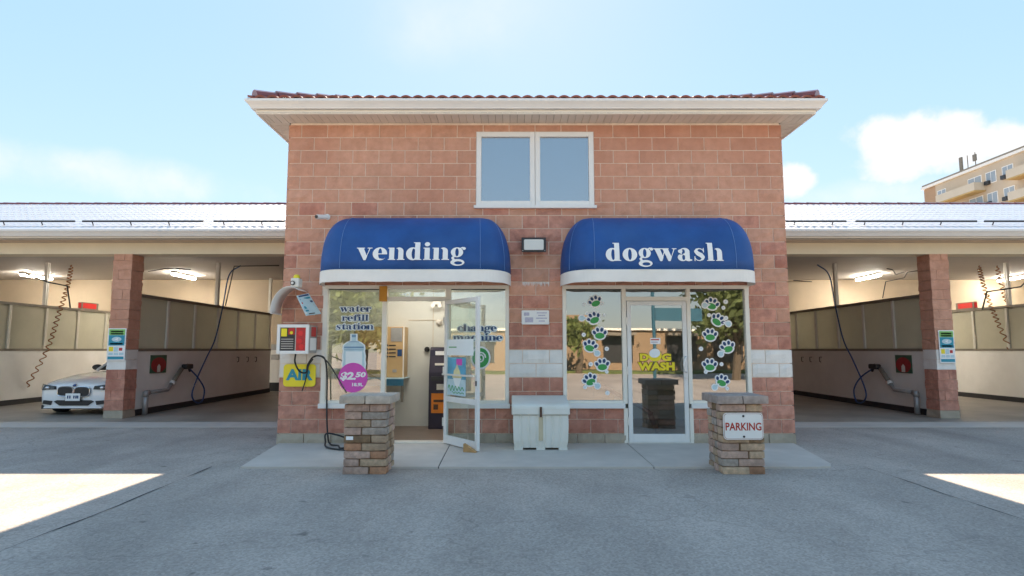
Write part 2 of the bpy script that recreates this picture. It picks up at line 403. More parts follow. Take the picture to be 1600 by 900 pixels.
# ---------------------------------------------------------------- materials
M = {}
def asphalt(name, base, seed):
    m = mat(name, base, rough=0.9, var=0.10, scale=1.3, bump=0.55, bscale=95, patch=0.5, patch_col=[c*0.72 for c in base], patch_scale=0.45)
    n, l = m.node_tree.nodes, m.node_tree.links
    b = n['Principled BSDF']; src = b.inputs['Base Color'].links[0].from_socket
    geo = n.new('ShaderNodeNewGeometry')
    sp = n.new('ShaderNodeTexVoronoi'); sp.inputs['Scale'].default_value = 62; l.new(geo.outputs['Position'], sp.inputs['Vector'])
    mr = n.new('ShaderNodeMapRange'); mr.inputs['From Max'].default_value = 1.0
    mr.inputs['To Min'].default_value = 0.76; mr.inputs['To Max'].default_value = 1.24
    l.new(sp.outputs['Color'], mr.inputs['Value'])
    mu = n.new('ShaderNodeMix'); mu.data_type = 'RGBA'; mu.blend_type = 'MULTIPLY'; mu.inputs['Factor'].default_value = 1
    l.new(src, mu.inputs['A']); l.new(mr.outputs[0], mu.inputs['B'])
    v3n = n.new('ShaderNodeTexNoise'); v3n.inputs['Scale'].default_value = 14; l.new(geo.outputs['Position'], v3n.inputs['Vector'])
    bw = n.new('ShaderNodeTexNoise'); bw.inputs['Scale'].default_value = .9; bw.inputs['Detail'].default_value = 4
    sv = n.new('ShaderNodeVectorMath'); sv.operation = 'MULTIPLY'; sv.inputs[1].default_value = (1.0, .28, 1)
    l.new(geo.outputs['Position'], sv.inputs[0]); l.new(sv.outputs[0], bw.inputs['Vector'])
    br = n.new('ShaderNodeMapRange'); br.inputs['From Min'].default_value = .36; br.inputs['From Max'].default_value = .66
    br.inputs['To Min'].default_value = .84; br.inputs['To Max'].default_value = 1.10; l.new(bw.outputs['Fac'], br.inputs['Value'])
    mb_ = n.new('ShaderNodeMix'); mb_.data_type = 'RGBA'; mb_.blend_type = 'MULTIPLY'; mb_.inputs['Factor'].default_value = 1
    l.new(mu.outputs['Result'], mb_.inputs['A']); l.new(br.outputs[0], mb_.inputs['B']); mu = mb_
    # darker wheel tracks running out of the bays, and scattered drips
    sx_ = n.new('ShaderNodeSeparateXYZ'); l.new(geo.outputs['Position'], sx_.inputs[0])
    def mth(op, a, b=None):
        q = n.new('ShaderNodeMath'); q.operation = op
        for i_, v_ in enumerate((a, b)):
            if v_ is None: continue
            if isinstance(v_, (int, float)): q.inputs[i_].default_value = v_
            else: l.new(v_, q.inputs[i_])
        return q.outputs[0]
    tr = None
    for xt in (-6.6, -5.1, 5.8, 7.3, -11.0, -9.6, 10.5, 12.0):
        dd = mth('DIVIDE', mth('SUBTRACT', sx_.outputs['X'], xt), .17)
        e_ = mth('POWER', 2.718, mth('MULTIPLY', mth('MULTIPLY', dd, dd), -1.0))
        tr = e_ if tr is None else mth('MAXIMUM', tr, e_)
    tn = n.new('ShaderNodeTexNoise'); tn.inputs['Scale'].default_value = 1.6; tn.inputs['Detail'].default_value = 5; l.new(geo.outputs['Position'], tn.inputs['Vector'])
    vd = n.new('ShaderNodeTexVoronoi'); vd.inputs['Scale'].default_value = 1.3; l.new(geo.outputs['Position'], vd.inputs['Vector'])
    sr = n.new('ShaderNodeSeparateColor'); l.new(vd.outputs['Color'], sr.inputs[0])
    wob = mth('MULTIPLY', mth('SUBTRACT', v3n.outputs['Fac'], .5), .22)
    spot = mth('MULTIPLY', mth('LESS_THAN', mth('ADD', vd.outputs['Distance'], wob), mth('MULTIPLY', sr.outputs[1], .055)), mth('GREATER_THAN', sr.outputs[0], .45))
    dk0 = mth('MAXIMUM', mth('MULTIPLY', tr, mth('MULTIPLY', tn.outputs['Fac'], .34)), mth('MULTIPLY', spot, .5))
    md = n.new('ShaderNodeMix'); md.data_type = 'RGBA'; l.new(dk0, md.inputs['Factor']); l.new(mu.outputs['Result'], md.inputs['A'])
    md.inputs['B'].default_value = (*[c*0.3 for c in base], 1); mu = md
    # thin wandering cracks and a few dark oil drops
    v2 = n.new('ShaderNodeTexVoronoi'); v2.feature = 'DISTANCE_TO_EDGE'; v2.inputs['Scale'].default_value = 0.33
    nz = n.new('ShaderNodeTexNoise'); nz.inputs['Scale'].default_value = 2.2; nz.inputs['Detail'].default_value = 6
    l.new(geo.outputs['Position'], nz.inputs['Vector'])
    va = n.new('ShaderNodeMix'); va.data_type = 'RGBA'; va.blend_type = 'LINEAR_LIGHT'; va.inputs['Factor'].default_value = 0.35
    l.new(geo.outputs['Position'], va.inputs['A']); l.new(nz.outputs['Color'], va.inputs['B']); l.new(va.outputs['Result'], v2.inputs['Vector'])
    ck = n.new('ShaderNodeMapRange'); ck.inputs['From Max'].default_value = 0.006; ck.inputs['To Min'].default_value = 0.25; ck.inputs['To Max'].default_value = 0.0
    l.new(v2.outputs['Distance'], ck.inputs['Value'])
    v3 = n.new('ShaderNodeTexNoise'); v3.inputs['Scale'].default_value = 3.4; v3.inputs['Detail'].default_value = 3
    l.new(geo.outputs['Position'], v3.inputs['Vector'])
    oi = n.new('ShaderNodeMapRange'); oi.inputs['From Min'].default_value = 0.695; oi.inputs['From Max'].default_value = 0.75; oi.inputs['To Max'].default_value = 0.7
    l.new(v3.outputs['Fac'], oi.inputs['Value'])
    mxx = n.new('ShaderNodeMath'); mxx.operation = 'MAXIMUM'; l.new(ck.outputs[0], mxx.inputs[0]); l.new(oi.outputs[0], mxx.inputs[1])
    dk = n.new('ShaderNodeMix'); dk.data_type = 'RGBA'; l.new(mxx.outputs[0], dk.inputs['Factor']); l.new(mu.outputs['Result'], dk.inputs['A'])
    dk.inputs['B'].default_value = (*[c*0.25 for c in base], 1)
    l.new(dk.outputs['Result'], b.inputs['Base Color'])
    return m
M['asphalt'] = asphalt('asphalt', (.435, .375, .325), 0)
M['asphalt2'] = asphalt('asphalt_patch', (.41, .36, .315), 3)
M['concrete'] = mat('concrete', (.58, .52, .46), .85, .08, 2.5, .25, 120, patch=.45, patch_col=(.47, .42, .37), patch_scale=1.1)
M['bayfloor'] = mat('wet_concrete', (.36, .315, .265), .42, .22, 1.2, .15, 60, patch=.6, patch_col=(.20, .165, .135), patch_scale=.7)
M['block'] = mat('split_face_block', (.62, .325, .215), .9, .09, 9, .8, 60, streak=.06, rand=.06, col2=(.66, .365, .26), patch=.75, patch_col=(.54, .245, .16), patch_scale=.55)
M['block_low'] = mat('split_face_block_weathered', (.53, .235, .17), .88, .16, 9, .9, 60, streak=.10, rand=.10, col2=(.62, .31, .225), patch=.6, patch_col=(.44, .155, .105), patch_scale=1.4)
M['block_white'] = mat('painted_block', (.88, .85, .80), .7, .03, 7, .5, 60, streak=.08, rand=.02, patch=.3, patch_col=(.62, .58, .53), patch_scale=2.5)
M['block_base'] = mat('base_block', (.47, .40, .31), .9, .14, 8, .6, 80, rand=.08, patch=.4, patch_col=(.25, .2, .15), patch_scale=2)
M['mortar'] = mat('mortar', (.88, .75, .63), .95, .10, 12, .4, 120, patch=.5, patch_col=(.66, .48, .38), patch_scale=.9)
M['cream'] = mat('cream_metal', (.90, .85, .75), .45, .03, 3)
M['white'] = mat('white_metal', (.86, .85, .82), .4, .03, 4, patch=.15, patch_col=(.66, .63, .58), patch_scale=2)
M['door'] = mat('white_aluminium', (.85, .84, .81), .35, .03, 4, patch=.2, patch_col=(.6, .58, .55), patch_scale=3)
M['soffit'] = mat('soffit', (.72, .66, .57), .6, .05, 3, rand=.06)
M['glass'] = glass_mat('window_glass', (.86, .90, .88), .40)
M['glass_door'] = glass_mat('door_glass', (.93, .96, .94), .14)
M['glass_dark'] = glass_mat('tinted_glass', (.45, .56, .66), .50)
M['tile'] = mat('glazed_roof_tile', (.22, .04, .03), .30, .25, 5, coat=.6)
M['tile_low'] = mat('metal_roof_tile_glare', (.82, .79, .79), .36, .06, 3, metal=.85)  # sun glare on dark red tiles put into this pale base colour
M['navy'] = mat('awning_canvas', (.010, .072, .27), .62, .14, 1.6, .9, 5.0, col2=(.014, .09, .32), patch=.5, patch_col=(.03, .115, .33), patch_scale=1.4)
M['navy_seam'] = mat('awning_seam', (.12, .24, .50), .6)
M['print_white'] = mat('white_print', (.93, .93, .92), .5, .01)
M['valance'] = mat('white_canvas', (.90, .875, .82), .7, .04, 3, patch=.3, patch_col=(.62, .60, .54), patch_scale=2)
M['dark'] = mat('dark_metal', (.03, .03, .033), .4)
M['black'] = mat('black_rubber', (.016, .016, .018), .45)
M['room'] = mat('room_wall', (.66, .65, .58), .7, .03, 2)
M['roomfloor'] = mat('brown_floor', (.20, .15, .12), .5, .15, 4)
M['tan'] = mat('bay_wall_tan', (.56, .45, .32), .75, .07, 1.2, patch=.5, patch_col=(.46, .37, .27), patch_scale=.8)
M['baywhite'] = mat('bay_wall_white', (.88, .86, .82), .5, .06, 1.5, patch=.4, patch_col=(.72, .68, .62), patch_scale=.7)
M['ceil'] = mat('bay_ceiling', (.52, .47, .43), .7, .07, 1.5, stretch=(1, 12, 1))
M['frost'] = mat('frosted_panel', (.68, .65, .53), .35, .12, 1.4, patch=.5, patch_col=(.76, .74, .64), patch_scale=1.0)
_n = M['frost'].node_tree; _t = _n.nodes.new('ShaderNodeBsdfTranslucent'); _t.inputs[0].default_value = (.68, .66, .56, 1); _m = _n.nodes.new('ShaderNodeMixShader'); _m.inputs[0].default_value = .45
_n.links.new(_n.nodes['Principled BSDF'].outputs[0], _m.inputs[1]); _n.links.new(_t.outputs[0], _m.inputs[2]); _n.links.new(_m.outputs[0], _n.nodes['Material Output'].inputs['Surface'])
M['alu'] = mat('aluminium', (.80, .77, .70), .35, .05, 4, metal=.15)
M['rail'] = mat('dull_rail', (.22, .19, .15), .5, .1, 4)
M['tube_light'] = mat('fluorescent_diffuser', (.9, .88, .75), .5, .0, emit=((1, .94, .82), 22.0))
M['tube_light2'] = mat('room_light_diffuser', (.9, .88, .8), .5, .0, emit=((1, .97, .90), 4.0))
M['pipe'] = mat('steel_pipe', (.42, .41, .40), .4, .1, 8, metal=.4)
M['orange_hose'] = mat('orange_hose', (.30, .11, .03), .5, .1)
M['blue_hose'] = mat('blue_hose', (.03, .08, .22), .45, .1)
M['red'] = mat('red_paint', (.55, .03, .03), .5, .1)
M['led'] = mat('red_display', (.5, .02, .02), .4, .1, emit=((1, .03, .02), .05))
M['yellow'] = mat('yellow', (.93, .76, .03), .5, .03)
M['teal'] = mat('teal_print', (.02, .30, .42), .5, .03)
M['green'] = mat('green_print', (.05, .36, .09), .5, .03)
M['lime'] = mat('lime_print', (.25, .58, .16), .5, .03)
M['navy_print'] = mat('navy_print', (.015, .06, .17), .5, .03)
M['pale_blue'] = mat('pale_blue_print', (.55, .72, .78), .5, .08, 8)
M['magenta'] = mat('magenta_print', (.72, .09, .50), .5, .03)
M['orange'] = mat('orange_print', (.80, .24, .02), .5, .06)
M['wood'] = mat('wood', (.52, .30, .12), .6, .2, 12, stretch=(1, 1, 6))
M['machine'] = mat('tan_machine_panel', (.58, .38, .18), .45, .06, 3)
M['plastic'] = mat('bin_plastic', (.82, .81, .74), .5, .04, 3, patch=.3, patch_col=(.58, .54, .42), patch_scale=3)
M['car_paint'] = mat('white_car_paint', (.90, .90, .90), .22, .01, 1, coat=.8)
M['car_glass'] = mat('car_glass', (.015, .018, .02), .05, .0)
M['tyre'] = mat('tyre', (.018, .018, .018), .8, .1, 20)
M['chrome'] = mat('chrome', (.7, .7, .72), .12, .0, metal=1)
STONES = [mat('stone_' + k, [min(.6, q*1.3) for q in c], .92, .26, 18, 1.0, 90, rand=.16, patch=.5, patch_col=p, patch_scale=5) for k, c, p in (
    ('tan', (.40, .285, .19), (.28, .19, .13)), ('pink', (.42, .29, .23), (.30, .20, .16)), ('grey', (.34, .285, .24), (.22, .18, .16)),
    ('rust', (.36, .19, .11), (.24, .13, .08)), ('umber', (.23, .15, .085), (.13, .08, .05)))]
M['capstone'] = mat('cap_stone', (.52, .445, .365), .92, .2, 12, .8, 60, rand=.1, patch=.4, patch_col=(.28, .24, .22), patch_scale=4)
M['capstone_grey'] = mat('cap_stone_grey', (.40, .33, .29), .92, .25, 12, .8, 60, rand=.1, patch=.5, patch_col=(.18, .14, .13), patch_scale=4)

# ---------------------------------------------------------------- ground
g = MB().add([(-400, -300, 0), (400, -300, 0), (400, 600, 0), (-400, 600, 0)], [(0, 1, 2, 3)])
tag(obj('ground', g, M['asphalt']), 'grey asphalt lot in front of the car wash', kind='structure')
g = MB().add([(-3.55, -14, .004), (4.2, -14, .004), (4.2, -1.5, .004), (-3.55, -1.5, .004)], [(0, 1, 2, 3)])
tag(obj('asphalt_patch', g, M['asphalt2']), 'darker asphalt strip in front of the walkway', kind='structure')
M['seam'] = mat('asphalt_seam', (.04, .042, .045), .9, .4, 3)
for k, X in enumerate((-3.55, 4.2)):                         # the open joints between the two pours wander and fray
    b = MB(); pts = []
    for i in range(61):
        y = -1.68 - i * .2
        pts.append((X + .05 * mnoise.noise((y * .9, X, 0)) + .012 * mnoise.noise((y * 7, X, 3)), y, .012 * max(.06, .45 + mnoise.noise((y * 2.3, X, 9)))))
    for (x0, y0, w0), (x1, y1, w1) in zip(pts, pts[1:]):
        b.add([(x0-w0, y0, .008), (x0+w0, y0, .008), (x1+w1, y1, .008), (x1-w1, y1, .008)], [(0, 1, 2, 3)])
    tag(obj('pavement_joint', b, M['seam']), 'dark crack between asphalt pours, ' + ('left' if k == 0 else 'right') + ' of the entrance', kind='structure')
wz = .03
fl, fr_ = onZ(375, 729, wz), onZ(1312, 729, wz)
YF = fl[1]
wk = obj('walkway', MB().prism([(-3.45, .1), (4.17, .1), (fr_[0]-.06, YF+.24), (fr_[0]-.28, YF+.02), (fl[0]+.02, YF+.02)], 0, wz - .012, 'XY'), M['seam'])
tag(wk, 'pale concrete walkway along the shop front', kind='structure')
cuts = [(-3.45, fl[0]), (onZ(702, 695, wz)[0], onZ(685, 729, wz)[0]), (onZ(983, 695, wz)[0], onZ(1022, 729, wz)[0]), (4.17, fr_[0])]
for (b0, f0), (b1, f1) in zip(cuts, cuts[1:]):
    pts = [(f0+.006, YF), (f1-.006, YF), (b1-.006, .1), (b0+.006, .1)]
    if f1 == fr_[0]: pts = [(f0+.006, YF), (f1-.25, YF), (f1-.08, YF+.05), (f1, YF+.2), (b1-.006, .1), (b0+.006, .1)]
    obj('slab', MB().prism(pts, .0, wz, 'XY'), M['concrete'], wk, bevel=.004)
for sx, x0, x1, nm in ((-1, -22, -3.3, 'left'), (1, 4.0, 22, 'right')):
    b = MB().prism([(x0, 2.75), (x1, 2.75), (x1, 11.4), (x0, 11.4)], 0, .012, 'XY')
    tag(obj('bay_floor', b, M['bayfloor']), 'stained wet concrete floor of the ' + nm + ' wash bays', kind='structure')
    b = MB().prism([(x0, 2.0), (x1, 2.0), (x1, 2.745), (x0, 2.745)], 0, .010, 'XY')
    tag(obj('bay_apron', b, M['concrete']), 'pale concrete strip before the ' + nm + ' wash bays', kind='structure')

# ---------------------------------------------------------------- split-face blocks
def block_mesh(w, h, d, seed, nx=5, nz=3, rough=.014, mtl=None):
    """one masonry block: front (-Y) uneven, its edges set back; origin at its centre, front at y = 0"""
    b = MB(); V = []
    for j in range(nz + 1):
        for i in range(nx + 1):
            u, v = i / nx, j / nz
            edge = min(min(u, 1-u) * w, min(v, 1-v) * h)
            e = min(1, edge / .02)
            y = -rough * e * (.55 + 1.1 * mnoise.noise((u * w * 9 + seed * 3.7, v * h * 9, seed * 1.3))) - .002
            V.append(((u - .5) * w, y, (v - .5) * h))
    n = (nx + 1) * (nz + 1)
    Fc = [(j*(nx+1)+i, j*(nx+1)+i+1, (j+1)*(nx+1)+i+1, (j+1)*(nx+1)+i) for j in range(nz) for i in range(nx)]
    ring = list(range(nx)) + [j*(nx+1)+nx for j in range(nz)] + [nz*(nx+1)+i for i in range(nx, 0, -1)] + [j*(nx+1) for j in range(nz, 0, -1)]
    V += [(V[i][0], d, V[i][2]) for i in ring]
    m_ = len(ring)
    Fc += [(ring[(k+1) % m_], ring[k], n + k, n + (k+1) % m_) for k in range(m_)]
    Fc.append(tuple(n + k for k in range(m_ - 1, -1, -1)))
    b.add(V, Fc)
    return b.mesh('block', fix=True)
_bc = {}
def place_block(name, x0, x1, z0, z1, y, mtl, parent, d=.06, rough=.014):
    w, h = round(x1 - x0, 3), round(z1 - z0, 3)
    key = (w, h, d, mtl, rnd.randrange(7), rough)
    if key not in _bc:
        nx = max(2, min(5, round(w / .08))); nz = max(2, min(3, round(h / .065)))
        _bc[key] = block_mesh(w, h, d, len(_bc) + 1, nx, nz, rough)
        _bc[key].materials.append(M[mtl] if isinstance(mtl, str) else mtl)
    return obj(name, _bc[key], None, parent, at=((x0+x1)/2, y, (z0+z1)/2))
def cut(rects, hole):
    out = []
    hx0, hx1, hz0, hz1 = hole
    for x0, x1, z0, z1 in rects:
        if x1 <= hx0 or x0 >= hx1 or z1 <= hz0 or z0 >= hz1: out.append((x0, x1, z0, z1)); continue
        if z0 < hz0: out.append((x0, x1, z0, hz0))
        if z1 > hz1: out.append((x0, x1, hz1, z1))
        a, c = max(z0, hz0), min(z1, hz1)
        if x0 < hx0: out.append((x0, hx0, a, c))
        if x1 > hx1: out.append((hx1, x1, a, c))
    return out

# ---------------------------------------------------------------- the two-storey building
XL, XR = -3.467, 4.183
Z0, CH = .168, .2045
ZW = 4.90
bld = thing('car_wash_building', 'two-storey salmon block building with two blue awnings and white eaves', 'building', (.36, 0, 0))
wall = obj('front_wall', MB(), M['mortar'], bld, at=(0, 0, 0))
SF = [(-2.838, -.048, .54, 2.362), (.760, 3.560, .54, 2.362)]          # storefront glazing
DR = [(-1.94, -.95, 0, 2.2), (1.70, 2.64, 0, 2.2)]                      # door openings below the sills
w0, w1 = onY(744, 265, 0)[0], onY(928, 265, 0)[0]
UZ0, UZ1 = onY(836, 325, 0)[1], onY(836, 206, 0)[1]
UW = (w0, w1, UZ0, UZ1)
holes = SF + DR + [UW]
rects = [(XL + .03, XR - .03, .0, ZW)]
for hh in holes: rects = cut(rects, hh)
b = MB()
for x0, x1, z0, z1 in rects: b.box(x0, x1, .0, .24, z0, z1)
me = b.mesh('front_wall'); me.materials.append(M['mortar']); wall.data = me
BW = (XR - XL) / 19
J = .0125
nblk = 0
for k in range(-1, 24):
    z0 = Z0 + k * CH if k >= 0 else .0
    z1 = min(Z0 + (k + 1) * CH, ZW - .003)
    if z1 - z0 < .03: continue
    off = 0 if k % 2 else BW / 2
    xs = [XL]; x = XL + (BW - off if off else BW)
    while x < XR - .05: xs.append(x); x += BW
    xs.append(XR)
    for x0, x1 in zip(xs, xs[1:]):
        rr = [(x0 + J/2, x1 - J/2, z0 + (J/2 if k >= 0 else 0), z1 - J/2)]
        for hh in holes:
            hx0, hx1, hz0, hz1 = hh
            rr = cut(rr, (hx0 - .004, hx1 + .004, hz0 - .004, hz1 + .004))
        for r in rr:
            if r[1] - r[0] < .03 or r[3] - r[2] < .025: continue
            mt = 'block_base' if k < 0 else 'block_white' if k in (4, 5) else 'block_low' if k < 12 else 'block'
            if mt == 'block' and k < 16 and -.15 < (x0 + x1) / 2 < .9: mt = 'block_low'
            if mt in ('block', 'block_low') and 8 <= k <= 16 and rnd.random() < (.5 if 10 <= k <= 13 else .22): mt = 'block' if mt == 'block_low' else 'block_low'
            endw = x0 == XL or x1 == XR
            place_block('base_block' if k < 0 else 'block', r[0], r[1], r[2], r[3], (-.005 if k > 11 else -.010) if k >= 0 else -.026, mt, wall, d=.05, rough=.010 if k > 14 and not endw else .018)
            nblk += 1
print('facade blocks', nblk)
for sx, X in ((-1, XL), (1, XR)):                                          # side walls, seen only from a step aside
    s = MB()
    obj('side_wall', MB().box(min(X - sx*.03, X - sx*.24), max(X - sx*.03, X - sx*.24), .03, 12, 0, ZW), M['mortar'], bld)
    for k in range(-1, 24):
        z0, z1 = (Z0 + k*CH, min(Z0 + (k+1)*CH, ZW)) if k >= 0 else (0, Z0)
        if z1 - z0 < .03: continue
        y = .032 + (BW/2 if k % 2 else 0)
        if k % 2: s.box(min(X, X - sx*.1), max(X, X - sx*.1), .032, y - J, z0 + J/2, z1 - J/2)
        while y < 11.9:
            j = rnd.uniform(0, .012)
            s.box(min(X + sx*j, X - sx*.1), max(X + sx*j, X - sx*.1), y, min(y + BW - J, 11.95), z0 + J/2, z1 - J/2); y += BW
    tag(obj('side_block_course', s, M['block_low'], bld), 'salmon block courses of the side wall', kind='stuff')
bx('rear_wall', XL + .24, XR - .24, 11.7, 11.95, 0, ZW, M['mortar'], bld)

# upper window
uw = obj('upper_window', MB().box(UW[0]+.002, UW[1]-.002, .19, .20, UZ0+.002, UZ1-.002), M['dark'], bld)
tag(uw, 'white two-pane upstairs window with pale blue glass')
xm = onY(836, 265, 0)[0]
fy0, fy1 = -.012, .09
for x0, x1 in ((UW[0]+.003, xm-.003), (xm+.003, UW[1]-.003)):
    fw = .075
    b = MB()
    b.box(x0, x0+fw, fy0, fy1, UZ0+.035, UZ1-.003).box(x1-fw, x1, fy0, fy1, UZ0+.035, UZ1-.003)
    b.box(x0+fw, x1-fw, fy0+.001, fy1-.001, UZ0+.035, UZ0+.035+fw).box(x0+fw, x1-fw, fy0+.001, fy1-.001, UZ1-.003-fw, UZ1-.003)
    obj('window_frame', b, M['white'], uw, bevel=.004)
    bx('pane', x0+fw, x1-fw, .03, .036, UZ0+.035+fw, UZ1-.003-fw, M['glass_dark'], uw)
    bx('sky_tint_sheet', x0+.01, x1-.01, .12, .125, UZ0+.04, UZ1-.02, M['pale_blue'], uw)  # pale blue sheet added to imitate sky reflected in the panes
bx('sill', UW[0]-.03, UW[1]+.03, -.06, .1, UZ0-.012, UZ0+.033, M['white'], uw, bevel=.004)

# storefronts
FY0, FY1 = -.035, .07
def bar(parent, x0, x1, z0, z1, y0=FY0, y1=FY1, m='cream', nm='mullion'):
    return bx(nm, x0, x1, y0, y1, z0, z1, M[m], parent, bevel=.003)
def storefront(label, x0, a0, a1, j0, j1, c0, c1, x1):
    """outer left, left glass, door jambs, right glass, outer right"""
    s = obj('storefront', MB().box(x0, x1, FY0, FY1, 2.309, 2.362), M['cream'], bld); tag(s, label)
    GZ0, GZ1 = .647, 2.307
    for p, q in ((x0, a0), (a1, j0), (j1, c0), (c1, x1)): bar(s, p, q, .60 if p in (x0, c1) else .60, 2.307)
    for p, q in ((a0, a1), (c0, c1)):
        bx('pane', p, q, .012, .018, GZ0, GZ1, M['glass'], s)
        bar(s, p+.001, q-.001, .605, GZ0, nm='bottom_rail')
        bar(s, p+.001, q-.001, GZ1-.012, GZ1+.001, .0, .03, m='dark', nm='gasket')
    for p, q in ((x0 - .02, a1 + .02), (c0 - .03, x1 + .02)): bx('sill', p, q, -.075, .06, .535, .605, M['white'], s, bevel=.006)
    for p, q in ((j0 - .06, j0), (j1, j1 + .06)): bar(s, max(p, a1 + .001), min(q, c0 - .001), .031, .534, y0=FY0+.002, y1=FY1-.002, nm='door_jamb')
    bar(s, j0, j1, 2.128, 2.19, nm='transom_bar')
    bx('transom_pane', j0+.01, j1-.01, .014, .02, 2.192, 2.308, M['glass'], s)
    bar(s, j0, j1, .030, .045, y0=FY0-.02, y1=FY1+.1, m='alu', nm='threshold')
    return s
sfv = storefront('cream framed vending shop front with its glass door standing open', -2.838, -2.767, -1.948, -1.884, -1.0, -.92, -.101, -.048)
sfd = storefront('cream framed dog wash shop front with its glass door shut', .760, .815, 1.65, 1.712, 2.622, 2.68, 3.50, 3.56)

# rooms behind the glass
def room(nm, x0, x1, y1, zc):
    r = tag(obj(nm, MB().box(x0, x1, .26, y1, -.02, .025), M['roomfloor'], bld))
    bx('room_wall', x0, x1, y1, y1+.1, 0, zc, M['room'], r)
    bx('room_wall', x0-.1, x0, .25, y1, 0, zc, M['room'], r); bx('room_wall', x1, x1+.1, .25, y1, 0, zc, M['room'], r)
    bx('room_ceiling', x0-.1, x1+.1, .245, y1+.1, zc, zc+.1, M['room'], r)
    return r
rv = room('vending_room_floor', -3.12, .15, 2.0, 2.75)
for zz in (1.93, 2.45): bx('panel_strip', -1.9, .1, 1.99, 1.9985, zz, zz+.008, M['tan'], rv)
for xx in (-1.45,): bx('panel_strip', xx, xx+.008, 1.991, 1.9985, .1, 2.7, M['tan'], rv)
rd = room('dog_wash_room_floor', .42, 4.0, 3.2, 2.75)
# open vending door and shut dog wash door
def door_leaf(label, w, h, hinge, ang, flip, rail_z):
    """leaf in local coordinates: hinge edge at x = 0, runs +x (flip -x), front -Y"""
    T = Matrix.Translation(hinge) @ Matrix.Rotation(ang, 4, 'Z') @ Matrix.Diagonal((flip, 1, 1, 1))
    def P(nm, parent, *boxes, m='door', bev=.004):
        b = MB()
        for q in boxes: b.box(*q)
        b.xf(T); c = Vector(b.v[0]); b.v = [tuple(Vector(p) - c) for p in b.v]
        return obj(nm, b, M[m], parent, at=c, bevel=bev)
    st, y0, y1 = .062, -.022, .022
    d = P('door', bld, (.0, st, y0, y1, 0, h), (w-st, w, y0, y1, 0, h), (st, w-st, y0+.001, y1-.001, 0, .115), (st, w-st, y0+.001, y1-.001, h-.062, h))
    tag(d, label)
    if rail_z:
        P('mid_rail', d, (st, w-st, y0+.002, y1-.002, rail_z, rail_z+.075))
        P('pane', d, (st, w-st, -.004, .004, .115, rail_z), m='glass_door', bev=0); P('pane', d, (st, w-st, -.004, .004, rail_z+.075, h-.062), m='glass_door', bev=0)
    else: P('pane', d, (st, w-st, -.004, .004, .115, h-.062), m='glass', bev=0)
    for zz in (.3, h*.5, h-.3): P('hinge', d, (-.016, .004, y0-.012, y0+.01, zz-.06, zz+.06), m='alu', bev=0)
    return d, T, P
dop, TO, PO = door_leaf('open white glass door with a push bar and lower pane', .93, 2.08, Vector((-.99, -.06, .045)), math.atan2(-.80, .57), 1, .60)
PO('push_bar', dop, (.03, .90, -.075, -.05, .98, 1.005), m='alu')
PO('lock', dop, (.885, .915, -.03, .03, .86, .93), m='dark')
PO('door_closer', dop, (.25, .55, .024, .075, 2.0, 2.06), m='alu')
b = MB().tube([TO @ Vector((.3, .05, 2.07)), (-1.25, .0, 2.13), (-1.45, -.03, 2.145)], .012, 6)
obj('closer_arm', b, M['alu'], dop)
dsh, TS, PS = door_leaf('shut white glass door with a curved pull handle', .893, 2.075, Vector((1.722, -.012, .047)), 0, 1, None)
hp = [TS @ Vector(p) for p in ((.862, -.02, 1.02), (.862, -.075, 1.02), (.835, -.085, 1.04), (.815, -.085, 1.13), (.835, -.085, 1.22), (.862, -.075, 1.24), (.862, -.02, 1.24))]
obj('pull_handle', MB().tube(hp, .014, 8), M['white'], dsh, smooth=True)
obj('lock', MB().lathe([(.016, -.045), (.016, -.03)], TS @ Vector((.862, 0, .93)), 10, 'Y'), M['alu'], dsh)

# eaves: soffit planks, fascia, gutter, hipped tile roof
EX0, EX1, EY0, EY1 = -3.82, 4.535, -.385, 12.3
zs = ZW
sof = obj('soffit', MB().box(EX0+.02, EX1-.02, EY0+.02, EY1-.02, zs+.022, zs+.03), M['rail'], bld)
n = 75; pw = (EX1 - EX0 - .04) / n
pm = MB().box(-pw/2+.003, pw/2-.003, -.195, .195, -.009, .009).mesh('soffit_plank'); pm.materials.append(M['soffit'])
for i in range(n):
    obj('soffit_plank', pm, None, sof, at=(EX0 + .02 + pw*(i+.5), EY0 + .19, zs + .012))
for sx, X0, X1 in ((-1, EX0+.02, XL), (1, XR, EX1-.02)):
    s = MB(); y = .0
    while y < 12.1: s.box(X0, X1, y+.003, y+pw-.003, zs+.003, zs+.021); y += pw
    tag(obj('side_soffit', s, M['soffit'], bld), kind='stuff')
def ring(x0, x1, y0, y1, t, z0, z1):
    b = MB()
    b.box(x0, x1, y0, y0+t, z0, z1).box(x0, x1, y1-t, y1, z0, z1).box(x0, x0+t, y0+t, y1-t, z0, z1).box(x1-t, x1, y0+t, y1-t, z0, z1)
    return b
obj('fascia', ring(EX0, EX1, EY0, EY1, .025, zs-.005, zs+.17), M['cream'], bld)
def gutter_strip(pts_a, pts_b):
    """k-style gutter profile between two ends, profile given as points at both ends"""
    n_ = len(pts_a); return MB().add(list(pts_a) + list(pts_b), [(i, i+1, i+1+n_, i+n_) for i in range(n_-1)])
prof = [(.0, .055), (.0, .06), (.055, .06), (.06, .075), (.085, .11), (.125, .15), (.125, .185), (.115, .185), (.115, .155), (.0, .07)]   # out, up
